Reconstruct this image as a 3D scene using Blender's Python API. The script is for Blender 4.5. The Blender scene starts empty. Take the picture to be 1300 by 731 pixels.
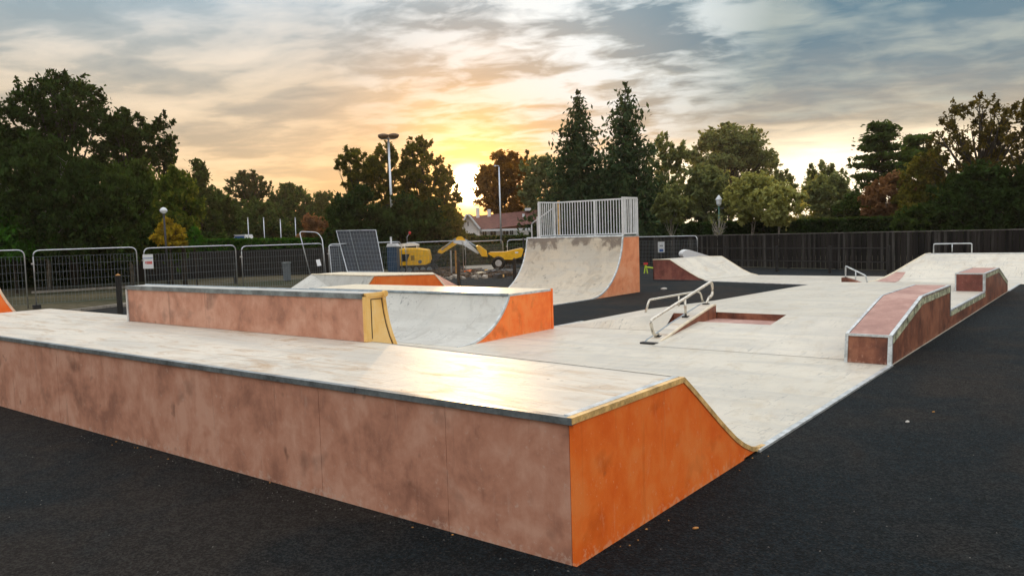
import bpy, math, random
import numpy as np
from mathutils import Vector, Matrix

sc = bpy.context.scene
col = sc.collection
rnd = random.Random(7)
rng = np.random.default_rng(11)

# ------------------------------------------------------------------ camera
FPX, PITCH, ROLL, YAW, EYE = 1005.0, 0.0688, -0.0302, 0.662, 2.04
_F = Vector((-math.sin(YAW)*math.cos(PITCH), math.cos(YAW)*math.cos(PITCH), -math.sin(PITCH)))
_R0 = Vector((math.cos(YAW), math.sin(YAW), 0))
_U0 = _R0.cross(_F)
_R = _R0*math.cos(ROLL) + _U0*math.sin(ROLL)
_U = _U0*math.cos(ROLL) - _R0*math.sin(ROLL)
cam_d = bpy.data.cameras.new('camera')
cam = bpy.data.objects.new('camera', cam_d); col.objects.link(cam)
cam.matrix_world = Matrix(((_R.x, _U.x, -_F.x, 0), (_R.y, _U.y, -_F.y, 0), (_R.z, _U.z, -_F.z, EYE), (0, 0, 0, 1)))
cam_d.sensor_width = 36; cam_d.sensor_fit = 'HORIZONTAL'
cam_d.lens = 36*FPX/1300
cam_d.clip_start = 0.05; cam_d.clip_end = 6000
sc.camera = cam

# ------------------------------------------------------------------ light
SUN_AZ = 0.712           # radians left of +Y
SUN_EL = math.radians(3.5)
SD = Vector((-math.sin(SUN_AZ)*math.cos(SUN_EL), math.cos(SUN_AZ)*math.cos(SUN_EL), math.sin(SUN_EL)))
sun_d = bpy.data.lights.new('sun', 'SUN'); sun_d.energy = 2.0; sun_d.angle = math.radians(0.53)
sun_d.color = (1.0, 0.60, 0.27)
sun = bpy.data.objects.new('sun', sun_d); col.objects.link(sun)
sun.rotation_euler = (-SD).to_track_quat('-Z', 'Y').to_euler()
sc.view_settings.view_transform = 'Standard'; sc.view_settings.look = 'None'
sc.view_settings.exposure = 0.32; sc.view_settings.gamma = 1

class NT:
    """small helper for writing node trees"""
    def __init__(s, nt):
        s.nt = nt; s.n = nt.nodes; s.l = nt.links
    def node(s, typ, ins=None, **kw):
        n = s.n.new(typ)
        for k, v in kw.items(): setattr(n, k, v)
        if ins:
            for k, v in ins.items(): s.put(n.inputs[k], v)
        return n
    def put(s, sock, v):
        if isinstance(v, bpy.types.NodeSocket): s.l.new(v, sock)
        elif isinstance(v, (tuple, list)) and sock.type == 'RGBA' and len(v) == 3: sock.default_value = (*v, 1)
        else: sock.default_value = v
    def m(s, op, a, b=0.0, c=0.0, clamp=False):
        n = s.n.new('ShaderNodeMath'); n.operation = op; n.use_clamp = clamp
        s.put(n.inputs[0], a); s.put(n.inputs[1], b); s.put(n.inputs[2], c)
        return n.outputs[0]
    def vm(s, op, a, b=(0, 0, 0)):
        n = s.n.new('ShaderNodeVectorMath'); n.operation = op
        s.put(n.inputs[0], a); s.put(n.inputs[1], b)
        return n.outputs['Value'] if op in ('DOT_PRODUCT', 'LENGTH') else n.outputs[0]
    def mix(s, f, a, b, mode='MIX'):
        n = s.n.new('ShaderNodeMix'); n.data_type = 'RGBA'; n.blend_type = mode
        s.put(n.inputs[0], f); s.put(n.inputs[6], a); s.put(n.inputs[7], b)
        return n.outputs[2]
    def ramp(s, f, stops, interp='LINEAR'):
        n = s.n.new('ShaderNodeValToRGB'); r = n.color_ramp; r.interpolation = interp
        while len(r.elements) < len(stops): r.elements.new(0.5)
        for e, (p, c) in zip(r.elements, stops):
            e.position = p; e.color = (*c, 1) if isinstance(c, (tuple, list)) else (c, c, c, 1)
        s.l.new(f, n.inputs[0]); return n.outputs[0]
    def noise(s, vec, scale, detail=4, rough=0.55, dist=0.0):
        n = s.node('ShaderNodeTexNoise', {'Scale': scale, 'Detail': detail, 'Roughness': rough, 'Distortion': dist})
        if vec is not None: s.l.new(vec, n.inputs['Vector'])
        return n.outputs[0]
    def scale(s, vec, sx, sy, sz):
        return s.vm('MULTIPLY', vec, (sx, sy, sz))

world = bpy.data.worlds.new('World'); sc.world = world; world.use_nodes = True
W = NT(world.node_tree); W.n.clear()
dirv = W.node('ShaderNodeTexCoord').outputs['Generated']
sep = W.node('ShaderNodeSeparateXYZ', {0: dirv})
dz = sep.outputs[2]
def at_dir(px, py):
    d = _F + _R*((px-650)/FPX) - _U*((py-365.5)/FPX); d.normalize(); return tuple(d)
inv = W.m('DIVIDE', 1.0, W.m('ADD', W.m('MAXIMUM', dz, 0.0), 0.13))
plan = W.vm('MULTIPLY', dirv, W.node('ShaderNodeCombineXYZ', {0: inv, 1: inv, 2: 0.6}).outputs[0])
# rotate the cloud layer so that its streaks run across the view
rot = W.node('ShaderNodeVectorRotate', {'Vector': plan, 'Angle': -YAW+0.25}, rotation_type='Z_AXIS').outputs[0]
low = W.noise(W.scale(rot, 0.6, 0.95, 1.0), 1.0, 3, 0.5, 0.3)
mid = W.noise(W.scale(rot, 1.3, 1.9, 1.0), 1.6, 6, 0.52, 0.35)
fin = W.noise(W.scale(rot, 3.4, 4.2, 2.0), 1.5, 6, 0.52, 0.4)
sky_base = W.ramp(dz, [(0.0, (0.88, 0.52, 0.19)), (0.05, (0.82, 0.55, 0.27)), (0.11, (0.62, 0.47, 0.31)), (0.18, (0.50, 0.45, 0.37)), (0.27, (0.37, 0.46, 0.52)), (0.42, (1.05, 1.05, 1.04)), (0.7, (1.15, 1.14, 1.12)), (1.0, (1.10, 1.09, 1.07))])  # upper stops, above the frame, are brightened to add fill light
# clouds: blue grey undersides, cream tops
cl = W.m('ADD', W.m('MULTIPLY', low, 0.30), W.m('ADD', W.m('MULTIPLY', mid, 0.48), W.m('MULTIPLY', fin, 0.22)))
dark = W.ramp(cl, [(0.43, 1.0), (0.535, 0.0)])
lite = W.ramp(cl, [(0.50, 0.0), (0.62, 1.0)])
under = W.ramp(dz, [(0.0, (0.62, 0.36, 0.15)), (0.07, (0.50, 0.37, 0.23)), (0.15, (0.33, 0.31, 0.27)), (0.27, (0.22, 0.32, 0.38)), (0.45, (0.85, 0.87, 0.90))])
tops = W.ramp(dz, [(0.0, (1.02, 0.68, 0.32)), (0.08, (0.88, 0.65, 0.39)), (0.17, (0.74, 0.61, 0.46)), (0.27, (0.72, 0.71, 0.68)), (0.45, (1.35, 1.33, 1.30))])
c = W.mix(W.m('MULTIPLY', dark, 0.85), sky_base, under)
c = W.mix(W.m('MULTIPLY', lite, 0.80), c, tops)
# blue-grey cloud bank at right, cut short outside the frame for more light
bank_az = W.ramp(W.vm('DOT_PRODUCT', dirv, tuple(_R0)), [(0.0, 0.0), (0.06, 0.0), (0.28, 1.0), (0.56, 0.85), (0.74, 0.1)])
bank_el = W.ramp(W.m('ADD', dz, W.m('MULTIPLY', W.m('SUBTRACT', mid, 0.5), 0.22)), [(0.07, 0.0), (0.17, 0.85), (0.24, 1.0), (0.32, 0.8), (0.48, 0.0)])
bank = W.m('MULTIPLY', bank_az, bank_el)
bankcol = W.mix(W.ramp(W.m('ADD', W.m('MULTIPLY', mid, 0.6), W.m('MULTIPLY', fin, 0.4)), [(0.42, 0.0), (0.60, 1.0)]), (0.050, 0.150, 0.225), (0.27, 0.345, 0.345))
c = W.mix(W.m('MULTIPLY', bank, 0.92), c, bankcol)
# bright torn gap high in the middle
gap = W.ramp(W.vm('DOT_PRODUCT', dirv, at_dir(690, 20)), [(0.965, 0.0), (0.998, 1.0)])
gapn = W.ramp(W.m('ADD', W.m('MULTIPLY', mid, 0.45), W.m('MULTIPLY', fin, 0.55)), [(0.45, 0.0), (0.56, 1.0)])
c = W.mix(W.m('MULTIPLY', gap, gapn), c, (0.74, 0.81, 0.83))
# clear strip low on the right
br = W.ramp(W.vm('DOT_PRODUCT', dirv, at_dir(1010, 225)), [(0.955, 0.0), (0.999, 1.0)], 'EASE')
brel = W.ramp(W.m('ADD', dz, W.m('MULTIPLY', W.m('SUBTRACT', mid, 0.5), 0.06)), [(0.0, 1.0), (0.075, 1.0), (0.115, 0.0)])
c = W.mix(W.m('MULTIPLY', br, W.m('MULTIPLY', brel, 1.0)), c, (1.45, 1.22, 0.88))
# glow round the sun
sd = W.m('MAXIMUM', W.vm('DOT_PRODUCT', dirv, tuple(SD)), 0.0)
g1 = W.m('POWER', sd, 85.0); g2 = W.m('POWER', sd, 420.0); g3 = W.m('POWER', sd, 8000.0)
c = W.mix(W.m('MULTIPLY', g1, 0.50), c, (1.02, 0.47, 0.10))
glow = W.vm('SCALE', (1.1, 0.48, 0.06)); glow.node.inputs['Scale'].default_value = 1; W.l.new(g2, glow.node.inputs['Scale'])
glow3 = W.vm('SCALE', (16.0, 12.0, 6.5)); W.l.new(g3, glow3.node.inputs['Scale'])
c = W.vm('ADD', W.vm('ADD', c, glow), glow3)
sky = W.node('ShaderNodeTexSky', sky_type='NISHITA')
sky.sun_disc = False; sky.sun_elevation = SUN_EL; sky.sun_rotation = -SUN_AZ
sky.air_density = 1.2; sky.dust_density = 2.0
cloudy = W.vm('MULTIPLY', c, (10.0, 10.0, 10.0))      # the cloud deck, brought to the strength of the sky behind it
tot = W.mix(0.96, sky.outputs[0], cloudy)
below = W.ramp(dz, [(0.0, 0.0), (0.004, 1.0)])
tot = W.mix(below, (0.6, 0.5, 0.4), tot)
bg = W.node('ShaderNodeBackground', {'Color': tot, 'Strength': 0.1})
out = W.node('ShaderNodeOutputWorld', {'Surface': bg.outputs[0]})

# ------------------------------------------------------------------ helpers
def hor(px): return 296.3 - (px-650)*0.0302
def ray(px, py): return _F + _R*((px-650)/FPX) - _U*((py-365.5)/FPX)
def ground(px, py, z=0.0):
    d = ray(px, py); return Vector((0, 0, EYE)) + d*((z-EYE)/d.z)
def far(px, dist, z=0.0):
    """ground point under a picture column at a given distance"""
    p = Vector((0, 0, EYE)) + ray(px, hor(px))*dist; p.z = z; return p
def hgt(px, py, dist): return EYE + (hor(px)-py)*dist/FPX

def tag(o, label=None, cat=None, group=None, kind=None):
    if label: o['label'] = label
    if cat: o['category'] = cat
    if group: o['group'] = group
    if kind: o['kind'] = kind
    return o
def thing(name, label, cat, loc=(0, 0, 0), rz=0.0, group=None):
    o = bpy.data.objects.new(name, None); col.objects.link(o)
    o.empty_display_size = 0.2
    o.location = loc; o.rotation_euler = (0, 0, rz)
    return tag(o, label, cat, group)
def mesh(name, V, Fc, mat, parent=None, smooth=False, world=False):
    """world=True: vertices are given in world space, the parent (unrotated) stands elsewhere"""
    if world and parent is not None:
        r = parent
        off = Vector((0, 0, 0))
        while r is not None: off += r.location; r = r.parent
        V = [(v[0]-off.x, v[1]-off.y, v[2]-off.z) for v in V]
    used = sorted({i for f in Fc for i in f}); mp = {o_: k_ for k_, o_ in enumerate(used)}
    V = [V[i] for i in used]; Fc = [tuple(mp[i] for i in f) for f in Fc]
    me = bpy.data.meshes.new(name); me.from_pydata([tuple(v) for v in V], [], Fc); me.update()
    if mat: me.materials.append(mat)
    if smooth: me.polygons.foreach_set('use_smooth', [True]*len(me.polygons))
    o = bpy.data.objects.new(name, me); col.objects.link(o)
    if parent: o.parent = parent
    return o
def share(o, parent, loc=None, rot=None, label=None):
    c_ = o.copy(); col.objects.link(c_); c_.parent = parent
    if loc is not None: c_.location = loc
    if rot is not None: c_.rotation_euler = rot
    return c_
class MB:
    def __init__(s): s.V = []; s.F = []
    def add(s, V, F):
        k = len(s.V); s.V += [tuple(v) for v in V]; s.F += [tuple(i+k for i in f) for f in F]; return s
    def box(s, x0, x1, y0, y1, z0, z1):
        V = [(x, y, z) for z in (z0, z1) for y in (y0, y1) for x in (x0, x1)]
        return s.add(V, [(0, 2, 3, 1), (4, 5, 7, 6), (0, 1, 5, 4), (2, 6, 7, 3), (0, 4, 6, 2), (1, 3, 7, 5)])
    def prism_x(s, prof, x0, x1):
        n = len(prof)
        V = [(x0, y, z) for y, z in prof] + [(x1, y, z) for y, z in prof]
        F = [tuple(range(n)), tuple(range(2*n-1, n-1, -1))] + [(i, i+n, (i+1) % n+n, (i+1) % n) for i in range(n)]
        return s.add(V, F)
    def prism_y(s, prof, y0, y1):
        n = len(prof)
        V = [(x, y0, z) for x, z in prof] + [(x, y1, z) for x, z in prof]
        F = [tuple(range(n)), tuple(range(2*n-1, n-1, -1))] + [(i, i+n, (i+1) % n+n, (i+1) % n) for i in range(n)]
        return s.add(V, F)
    def prism_z(s, poly, z0, z1):
        n = len(poly)
        V = [(x, y, z0) for x, y in poly] + [(x, y, z1) for x, y in poly]
        F = [tuple(range(n)), tuple(range(2*n-1, n-1, -1))] + [(i, i+n, (i+1) % n+n, (i+1) % n) for i in range(n)]
        return s.add(V, F)
    def tube(s, pts, r, n=8, cap=True):
        pts = [Vector(p) for p in pts]
        if not isinstance(r, (list, tuple)): r = [r]*len(pts)
        rings = []; up = Vector((0.03, 0.02, 1))
        for i, p in enumerate(pts):
            if i == 0: t = pts[1]-p
            elif i == len(pts)-1: t = p-pts[i-1]
            else: t = (pts[i+1]-p).normalized()+(p-pts[i-1]).normalized()
            t.normalize()
            a = t.cross(up)
            if a.length < 0.05: a = t.cross(Vector((1, 0, 0.1)))
            a.normalize(); b = t.cross(a)
            rings.append([p+(a*math.cos(2*math.pi*k/n)+b*math.sin(2*math.pi*k/n))*r[i] for k in range(n)])
        V = [v for rg in rings for v in rg]; F = []
        for i in range(len(rings)-1):
            for k in range(n): F.append((i*n+k, i*n+(k+1) % n, (i+1)*n+(k+1) % n, (i+1)*n+k))
        if cap: F += [tuple(range(n-1, -1, -1)), tuple(range(len(V)-n, len(V)))]
        return s.add(V, F)
    def lathe(s, prof, n=16, c=(0, 0, 0), axis='z'):
        V = []
        for r_, h in prof:
            for k in range(n):
                a = 2*math.pi*k/n
                if axis == 'z': V.append((c[0]+r_*math.cos(a), c[1]+r_*math.sin(a), c[2]+h))
                elif axis == 'x': V.append((c[0]+h, c[1]+r_*math.cos(a), c[2]+r_*math.sin(a)))
                else: V.append((c[0]+r_*math.cos(a), c[1]+h, c[2]+r_*math.sin(a)))
        F = []
        for i in range(len(prof)-1):
            for k in range(n): F.append((i*n+k, i*n+(k+1) % n, (i+1)*n+(k+1) % n, (i+1)*n+k))
        F += [tuple(range(n)), tuple(range(len(V)-n, len(V)))]
        return s.add(V, F)
    def build(s, name, mat, parent=None, smooth=False, world=False, kind=None):
        o = mesh(name, s.V, s.F, mat, parent, smooth, world)
        if kind: o['kind'] = kind
        return o
def bend(pts, rad=0.06, k=4):
    """round the corners of a polyline"""
    pts = [Vector(p) for p in pts]; out_ = [pts[0]]
    for i in range(1, len(pts)-1):
        a, b, c_ = pts[i-1], pts[i], pts[i+1]
        d1 = (a-b); d2 = (c_-b); r1 = min(rad, d1.length*0.45); r2 = min(rad, d2.length*0.45)
        p1 = b+d1.normalized()*r1; p2 = b+d2.normalized()*r2
        for j in range(k+1):
            t = j/k; out_.append(p1*(1-t)**2+b*2*t*(1-t)+p2*t*t)
    out_.append(pts[-1]); return out_
def offset(prof, o):
    """shift an open profile polyline along its upward normals"""
    res = []
    for i, (y, z) in enumerate(prof):
        ns = []
        for a, b in ((i-1, i), (i, i+1)):
            if 0 <= a and b < len(prof):
                dy, dz_ = prof[b][0]-prof[a][0], prof[b][1]-prof[a][1]; L = math.hypot(dy, dz_) or 1
                ns.append((-dz_/L, dy/L))
        ny = sum(n[0] for n in ns)/len(ns); nz = sum(n[1] for n in ns)/len(ns)
        L2 = max(ny*ny+nz*nz, 0.3)
        res.append((y+ny*o/L2, z+nz*o/L2))
    return res
def arc(yc, zc, r, a0, a1, n=14):
    return [(yc+r*math.cos(math.radians(a0+(a1-a0)*i/n)), zc+r*math.sin(math.radians(a0+(a1-a0)*i/n))) for i in range(n+1)]

# ------------------------------------------------------------------ materials
MATS = {}
def new_mat(name):
    m_ = bpy.data.materials.new(name); m_.use_nodes = True
    N = NT(m_.node_tree); N.n.clear(); MATS[name] = m_
    return m_, N
def finish(N, colr, rough=0.6, bump=None, bstr=0.3, bdist=0.01, metal=0.0, spec=0.5, emis=None, estr=0.0, coat=0.0):
    b = N.node('ShaderNodeBsdfPrincipled', {'Base Color': colr, 'Roughness': rough, 'Metallic': metal, 'Specular IOR Level': spec, 'Coat Weight': coat})
    if emis: N.put(b.inputs['Emission Color'], emis); N.put(b.inputs['Emission Strength'], estr)
    if bump is not None:
        bn = N.node('ShaderNodeBump', {'Height': bump, 'Strength': bstr, 'Distance': bdist})
        N.l.new(bn.outputs[0], b.inputs['Normal'])
    N.node('ShaderNodeOutputMaterial', {'Surface': b.outputs[0]})
def plain(name, c_, rough=0.5, metal=0.0, var=0.12, scale=6.0, spec=0.5, bstr=0.1):
    m_, N = new_mat(name)
    p = N.node('ShaderNodeNewGeometry').outputs['Position']
    n1 = N.noise(p, scale, 5, 0.6)
    n2 = N.noise(p, scale*7, 3, 0.6)
    f = N.m('ADD', N.m('MULTIPLY', n1, 0.7), N.m('MULTIPLY', n2, 0.3))
    d = tuple(max(x*(1-var*2), 0) for x in c_); e = tuple(min(x*(1+var), 1) for x in c_)
    cc = N.ramp(f, [(0.35, d), (0.62, e)])
    finish(N, cc, N.m('ADD', rough-0.08, N.m('MULTIPLY', n1, 0.16)), n2, bstr, 0.004, metal, spec)
    return m_
def painted(name, base, dark, pale, rough=0.5, streak=1.0, blotch=1.0, worn=(0.62, 0.45, 0.36)):
    """painted precast concrete: soft cloudy staining, run marks, scuffs and chips"""
    m_, N = new_mat(name)
    p = N.node('ShaderNodeNewGeometry').outputs['Position']
    big = N.noise(p, 1.3, 5, 0.6, 0.6)
    med = N.noise(p, 4.5, 6, 0.65, 0.3)
    run = N.noise(N.scale(p, 5.0, 5.0, 1.6), 1.0, 6, 0.65, 0.5)
    f = N.m('ADD', N.m('MULTIPLY', big, 0.5), N.m('ADD', N.m('MULTIPLY', med, 0.32), N.m('MULTIPLY', run, 0.18)))
    cc = N.ramp(f, [(0.40, dark), (0.49, base), (0.575, pale)])
    spot = N.ramp(N.noise(p, 2.3, 3, 0.5, 0.2), [(0.60, 0.0), (0.74, 0.6*blotch)])
    cc = N.mix(spot, cc, tuple(x*0.35 for x in dark))
    runs = N.ramp(N.noise(N.scale(p, 11, 11, 0.5), 1.0, 4, 0.6, 0.3), [(0.62, 0.0), (0.72, 0.42*streak)])
    cc = N.mix(runs, cc, tuple(x*0.5 for x in dark))
    scuff = N.ramp(N.noise(N.scale(p, 16, 16, 2.5), 1.0, 5, 0.7, 1.2), [(0.60, 0.0), (0.72, 0.38)])
    cc = N.mix(scuff, cc, worn)
    chips = N.ramp(N.noise(p, 38, 4, 0.7), [(0.66, 0.0), (0.70, 0.8)])
    cc = N.mix(chips, cc, worn)
    foot = N.m('SUBTRACT', 1.0, N.m('MULTIPLY', N.node('ShaderNodeSeparateXYZ', {0: p}).outputs[2], 9.0), clamp=True)
    rub = N.ramp(N.m('ADD', N.noise(p, 20, 5, 0.7), N.m('MULTIPLY', foot, 0.15)), [(0.62, 0.0), (0.70, 0.6)])
    cc = N.mix(rub, cc, worn)
    spots = N.ramp(N.noise(p, 5.5, 2, 0.4), [(0.72, 0.0), (0.80, 0.6)])
    cc = N.mix(spots, cc, tuple(x*0.3 for x in dark))
    fine = N.noise(p, 90, 4, 0.7)
    h = N.m('ADD', N.m('MULTIPLY', med, 0.6), N.m('MULTIPLY', fine, 0.25))
    finish(N, cc, N.m('ADD', rough-0.1, N.m('MULTIPLY', med, 0.25)), h, 0.25, 0.01, 0, 0.35)
    return m_
def skate(name, base=(0.73, 0.685, 0.58), dirt=(0.42, 0.30, 0.17), warm=0.5, rough=0.34, marks=0.5, dsc=(0.9, 0.45, 1.0), grime=False):
    """smooth pale riding surface: rubbed stains, tyre and truck marks, fine scratches"""
    m_, N = new_mat(name)
    p = N.node('ShaderNodeNewGeometry').outputs['Position']
    a = N.noise(p, 0.55, 4, 0.6, 0.5)
    b = N.noise(N.scale(p, *dsc), 2.1, 7, 0.7, 1.4)
    f = N.noise(p, 60, 4, 0.7)
    cc = N.ramp(a, [(0.35, tuple(x*0.86 for x in base)), (0.6, base)])
    cc = N.mix(N.ramp(b, [(0.50, 0.0), (0.57, 0.34*warm), (0.66, min(0.75*warm, 1))]), cc, dirt)
    grey = N.ramp(N.noise(N.scale(p, 1.6, 0.8, 1.6), 1.7, 6, 0.7, 0.8), [(0.50, 0.0), (0.70, 0.30)])
    cc = N.mix(grey, cc, (0.40, 0.42, 0.42))
    # wheel marks: thin stretched dark strokes in two directions
    s1 = N.ramp(N.noise(N.scale(p, 16, 1.6, 4), 1.0, 5, 0.65, 1.6), [(0.59, 0.0), (0.63, marks)])
    s2 = N.ramp(N.noise(N.scale(p, 2.0, 18, 5), 1.0, 5, 0.65, 2.2), [(0.60, 0.0), (0.64, marks)])
    zone = N.ramp(N.noise(p, 0.8, 3, 0.5, 0.3), [(0.43, 0.1), (0.56, 1.0)])
    cc = N.mix(N.m('MULTIPLY', N.m('MAXIMUM', s1, s2), zone), cc, (0.20, 0.21, 0.21))
    wide = N.ramp(N.noise(N.scale(p, 0.35, 2.2, 1.0), 1.3, 6, 0.6, 0.8), [(0.48, 0.0), (0.62, 0.5)])
    cc = N.mix(wide, cc, (0.50, 0.49, 0.45))
    dots = N.ramp(N.noise(p, 13, 2, 0.5), [(0.72, 0.0), (0.75, 0.7)])
    cc = N.mix(dots, cc, (0.20, 0.18, 0.16))
    if grime:
        zz_ = N.node('ShaderNodeSeparateXYZ', {0: p}).outputs[2]
        hi = N.m('ADD', N.m('MULTIPLY', N.m('SUBTRACT', zz_, 1.55), 0.45), N.noise(p, 1.9, 5, 0.65, 0.4))
        cc = N.mix(N.ramp(hi, [(0.52, 0.0), (0.62, 0.75)]), cc, (0.12, 0.085, 0.07))
        cc = N.mix(N.ramp(N.noise(p, 3.2, 4, 0.6), [(0.62, 0.0), (0.70, 0.6)]), cc, (0.13, 0.11, 0.09))
    cc = N.mix(N.m('MULTIPLY', f, 0.16), cc, (0.30, 0.28, 0.25))
    rg = N.m('ADD', rough-0.10, N.m('ADD', N.m('MULTIPLY', b, 0.26), N.m('MULTIPLY', f, 0.06)))
    h = N.m('ADD', N.m('MULTIPLY', b, 0.8), N.m('ADD', N.m('MULTIPLY', f, 0.2), N.m('MULTIPLY', N.noise(N.scale(p, 1.0, 2.6, 1.0), 7, 6, 0.65, 0.8), 0.8)))
    finish(N, cc, rg, h, 0.42, 0.010, 0, 0.32)
    return m_
def foliage(name, dark, lite, tl=0.45, warm=None):
    m_, N = new_mat(name)
    g = N.node('ShaderNodeNewGeometry')
    p = g.outputs['Position']; isl = g.outputs['Random Per Island']
    n_ = N.noise(p, 1.1, 3, 0.6)
    f = N.m('ADD', N.m('MULTIPLY', isl, 0.42), N.m('MULTIPLY', n_, 0.75))
    stops = [(0.36, tuple(x*0.6 for x in dark)), (0.82, lite)]  # darkened stop puts shade between leaf clumps into the colour
    if warm: stops = [(0.22, dark), (0.6, lite), (0.9, warm)]
    cc = N.ramp(f, stops)
    d = N.node('ShaderNodeBsdfDiffuse', {'Color': cc})
    t = N.node('ShaderNodeBsdfTranslucent', {'Color': N.mix(0.45, cc, (lite[0]*2.0, lite[1]*1.5, lite[2]*0.5), 'MIX')})
    mx = N.node('ShaderNodeMixShader', {0: tl, 1: d.outputs[0], 2: t.outputs[0]})
    N.node('ShaderNodeOutputMaterial', {'Surface': mx.outputs[0]})
    return m_

M_brown = painted('brown_shaded_concrete', (0.52, 0.250, 0.168), (0.34, 0.158, 0.108), (0.62, 0.345, 0.25), 0.5, 1.0, 1.0, (0.6, 0.42, 0.34))  # shaded sides: same concrete as the orange ends, dimmer light in the colour
M_orange = painted('orange_lit_concrete', (0.97, 0.20, 0.028), (0.90, 0.155, 0.018), (0.98, 0.26, 0.055), 0.42, 0.5, 0.7, (0.95, 0.42, 0.22))  # lit ends: same concrete as the brown sides, warm light in the colour
M_yellow = painted('yellow_painted_concrete', (0.84, 0.52, 0.16), (0.66, 0.36, 0.09), (0.88, 0.60, 0.25), 0.5, 0.3, 0.2, (0.85, 0.7, 0.45))
M_salmon = painted('salmon_painted_concrete', (0.86, 0.33, 0.16), (0.76, 0.25, 0.11), (0.90, 0.41, 0.23), 0.55, 0.3, 0.3, (0.75, 0.45, 0.3))
M_rust = painted('rust_brown_concrete', (0.20, 0.070, 0.040), (0.10, 0.036, 0.024), (0.32, 0.125, 0.07), 0.5, 1.4, 0.6, (0.5, 0.3, 0.22))
M_maroon = painted('maroon_concrete', (0.25, 0.082, 0.062), (0.16, 0.052, 0.042), (0.34, 0.125, 0.09), 0.6, 0.4, 0.8, (0.4, 0.25, 0.2))
M_pink = painted('pink_grit_top', (0.44, 0.255, 0.215), (0.36, 0.20, 0.17), (0.54, 0.34, 0.29), 0.7, 0.1, 0.2, (0.6, 0.45, 0.4))
M_skate = skate('pale_riding_surface')
M_deck = skate('stained_deck_surface', (0.75, 0.69, 0.59), (0.50, 0.34, 0.20), 1.2, 0.50, 0.35, (0.42, 1.7, 1.0))
M_trans = skate('grey_transition_surface', (0.62, 0.62, 0.58), (0.30, 0.28, 0.24), 0.5, 0.5, 0.8)
M_big = skate('dirty_transition_surface', (0.66, 0.58, 0.46), (0.30, 0.24, 0.18), 0.6, 0.55, 0.35, grime=True)
M_slab = skate('pale_slab_surface', (0.74, 0.69, 0.585), (0.48, 0.38, 0.24), 0.5, 0.34, 0.5)
M_steel = plain('dull_galvanised_steel', (0.24, 0.29, 0.32), 0.38, 0.6, 0.25, 5)
M_zinc = plain('pale_zinc_edge', (0.62, 0.66, 0.68), 0.4, 0.5, 0.2, 8)
M_gold = plain('cream_edge_strip', (0.78, 0.50, 0.19), 0.45, 0.0, 0.25, 8)
M_cream = plain('cream_edge', (0.80, 0.70, 0.52), 0.45, 0.0, 0.12, 8)
M_lichen = plain('worn_green_edge_band', (0.42, 0.44, 0.30), 0.6, 0.0, 0.55, 9)
M_rail = plain('bare_steel_tube', (0.70, 0.66, 0.58), 0.24, 0.85, 0.15, 14)
M_black = plain('black_steel', (0.02, 0.02, 0.022), 0.5, 0.2)
M_white = plain('white_painted_steel', (0.72, 0.74, 0.76), 0.4, 0.0, 0.08)
M_fencegalv = plain('galvanised_tube', (0.60, 0.64, 0.68), 0.32, 0.75, 0.12)
M_wire = plain('galvanised_wire', (0.22, 0.26, 0.28), 0.5, 0.3, 0.1)
M_post = plain('dark_timber', (0.012, 0.010, 0.009), 0.7, 0, 0.3, 10)
M_lens = plain('clear_lens', (0.75, 0.8, 0.85), 0.15, 0, 0.03)
M_yel = plain('yellow_machine_paint', (0.95, 0.50, 0.015), 0.33, 0.0, 0.1, 5)
M_tyre = plain('black_rubber', (0.018, 0.018, 0.019), 0.75, 0)
M_glass = plain('dark_glass', (0.03, 0.035, 0.04), 0.1, 0, 0.1)
M_blue = plain('blue_plastic', (0.010, 0.045, 0.10), 0.5, 0, 0.15)
M_panel = plain('dark_mesh_board', (0.022, 0.030, 0.045), 0.5, 0.1, 0.25, 3)
M_bark = plain('dark_bark', (0.045, 0.034, 0.025), 0.85, 0, 0.35, 8)
M_barkp = plain('pale_bark', (0.32, 0.29, 0.25), 0.8, 0, 0.4, 8)
M_roof = plain('dark_red_roof_tile', (0.14, 0.052, 0.042), 0.8, 0, 0.25, 3)
M_render = plain('white_render', (0.85, 0.82, 0.80), 0.8, 0, 0.05)
M_notice = plain('white_notice', (0.78, 0.80, 0.82), 0.5, 0, 0.03)
M_red = plain('red_print', (0.65, 0.05, 0.04), 0.5)
M_inkblue = plain('blue_print', (0.03, 0.12, 0.42), 0.5)
M_ink = plain('grey_print', (0.12, 0.14, 0.16), 0.5)
M_kerb = plain('pale_kerb_stone', (0.30, 0.27, 0.23), 0.85, 0, 0.25, 3)
M_leafy = plain('fallen_leaf', (0.45, 0.22, 0.06), 0.7, 0, 0.3, 20)
M_stone = plain('pale_pebble', (0.60, 0.58, 0.54), 0.8, 0, 0.2, 20)
M_hivis = plain('lime_plastic', (0.55, 0.70, 0.05), 0.5)

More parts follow.
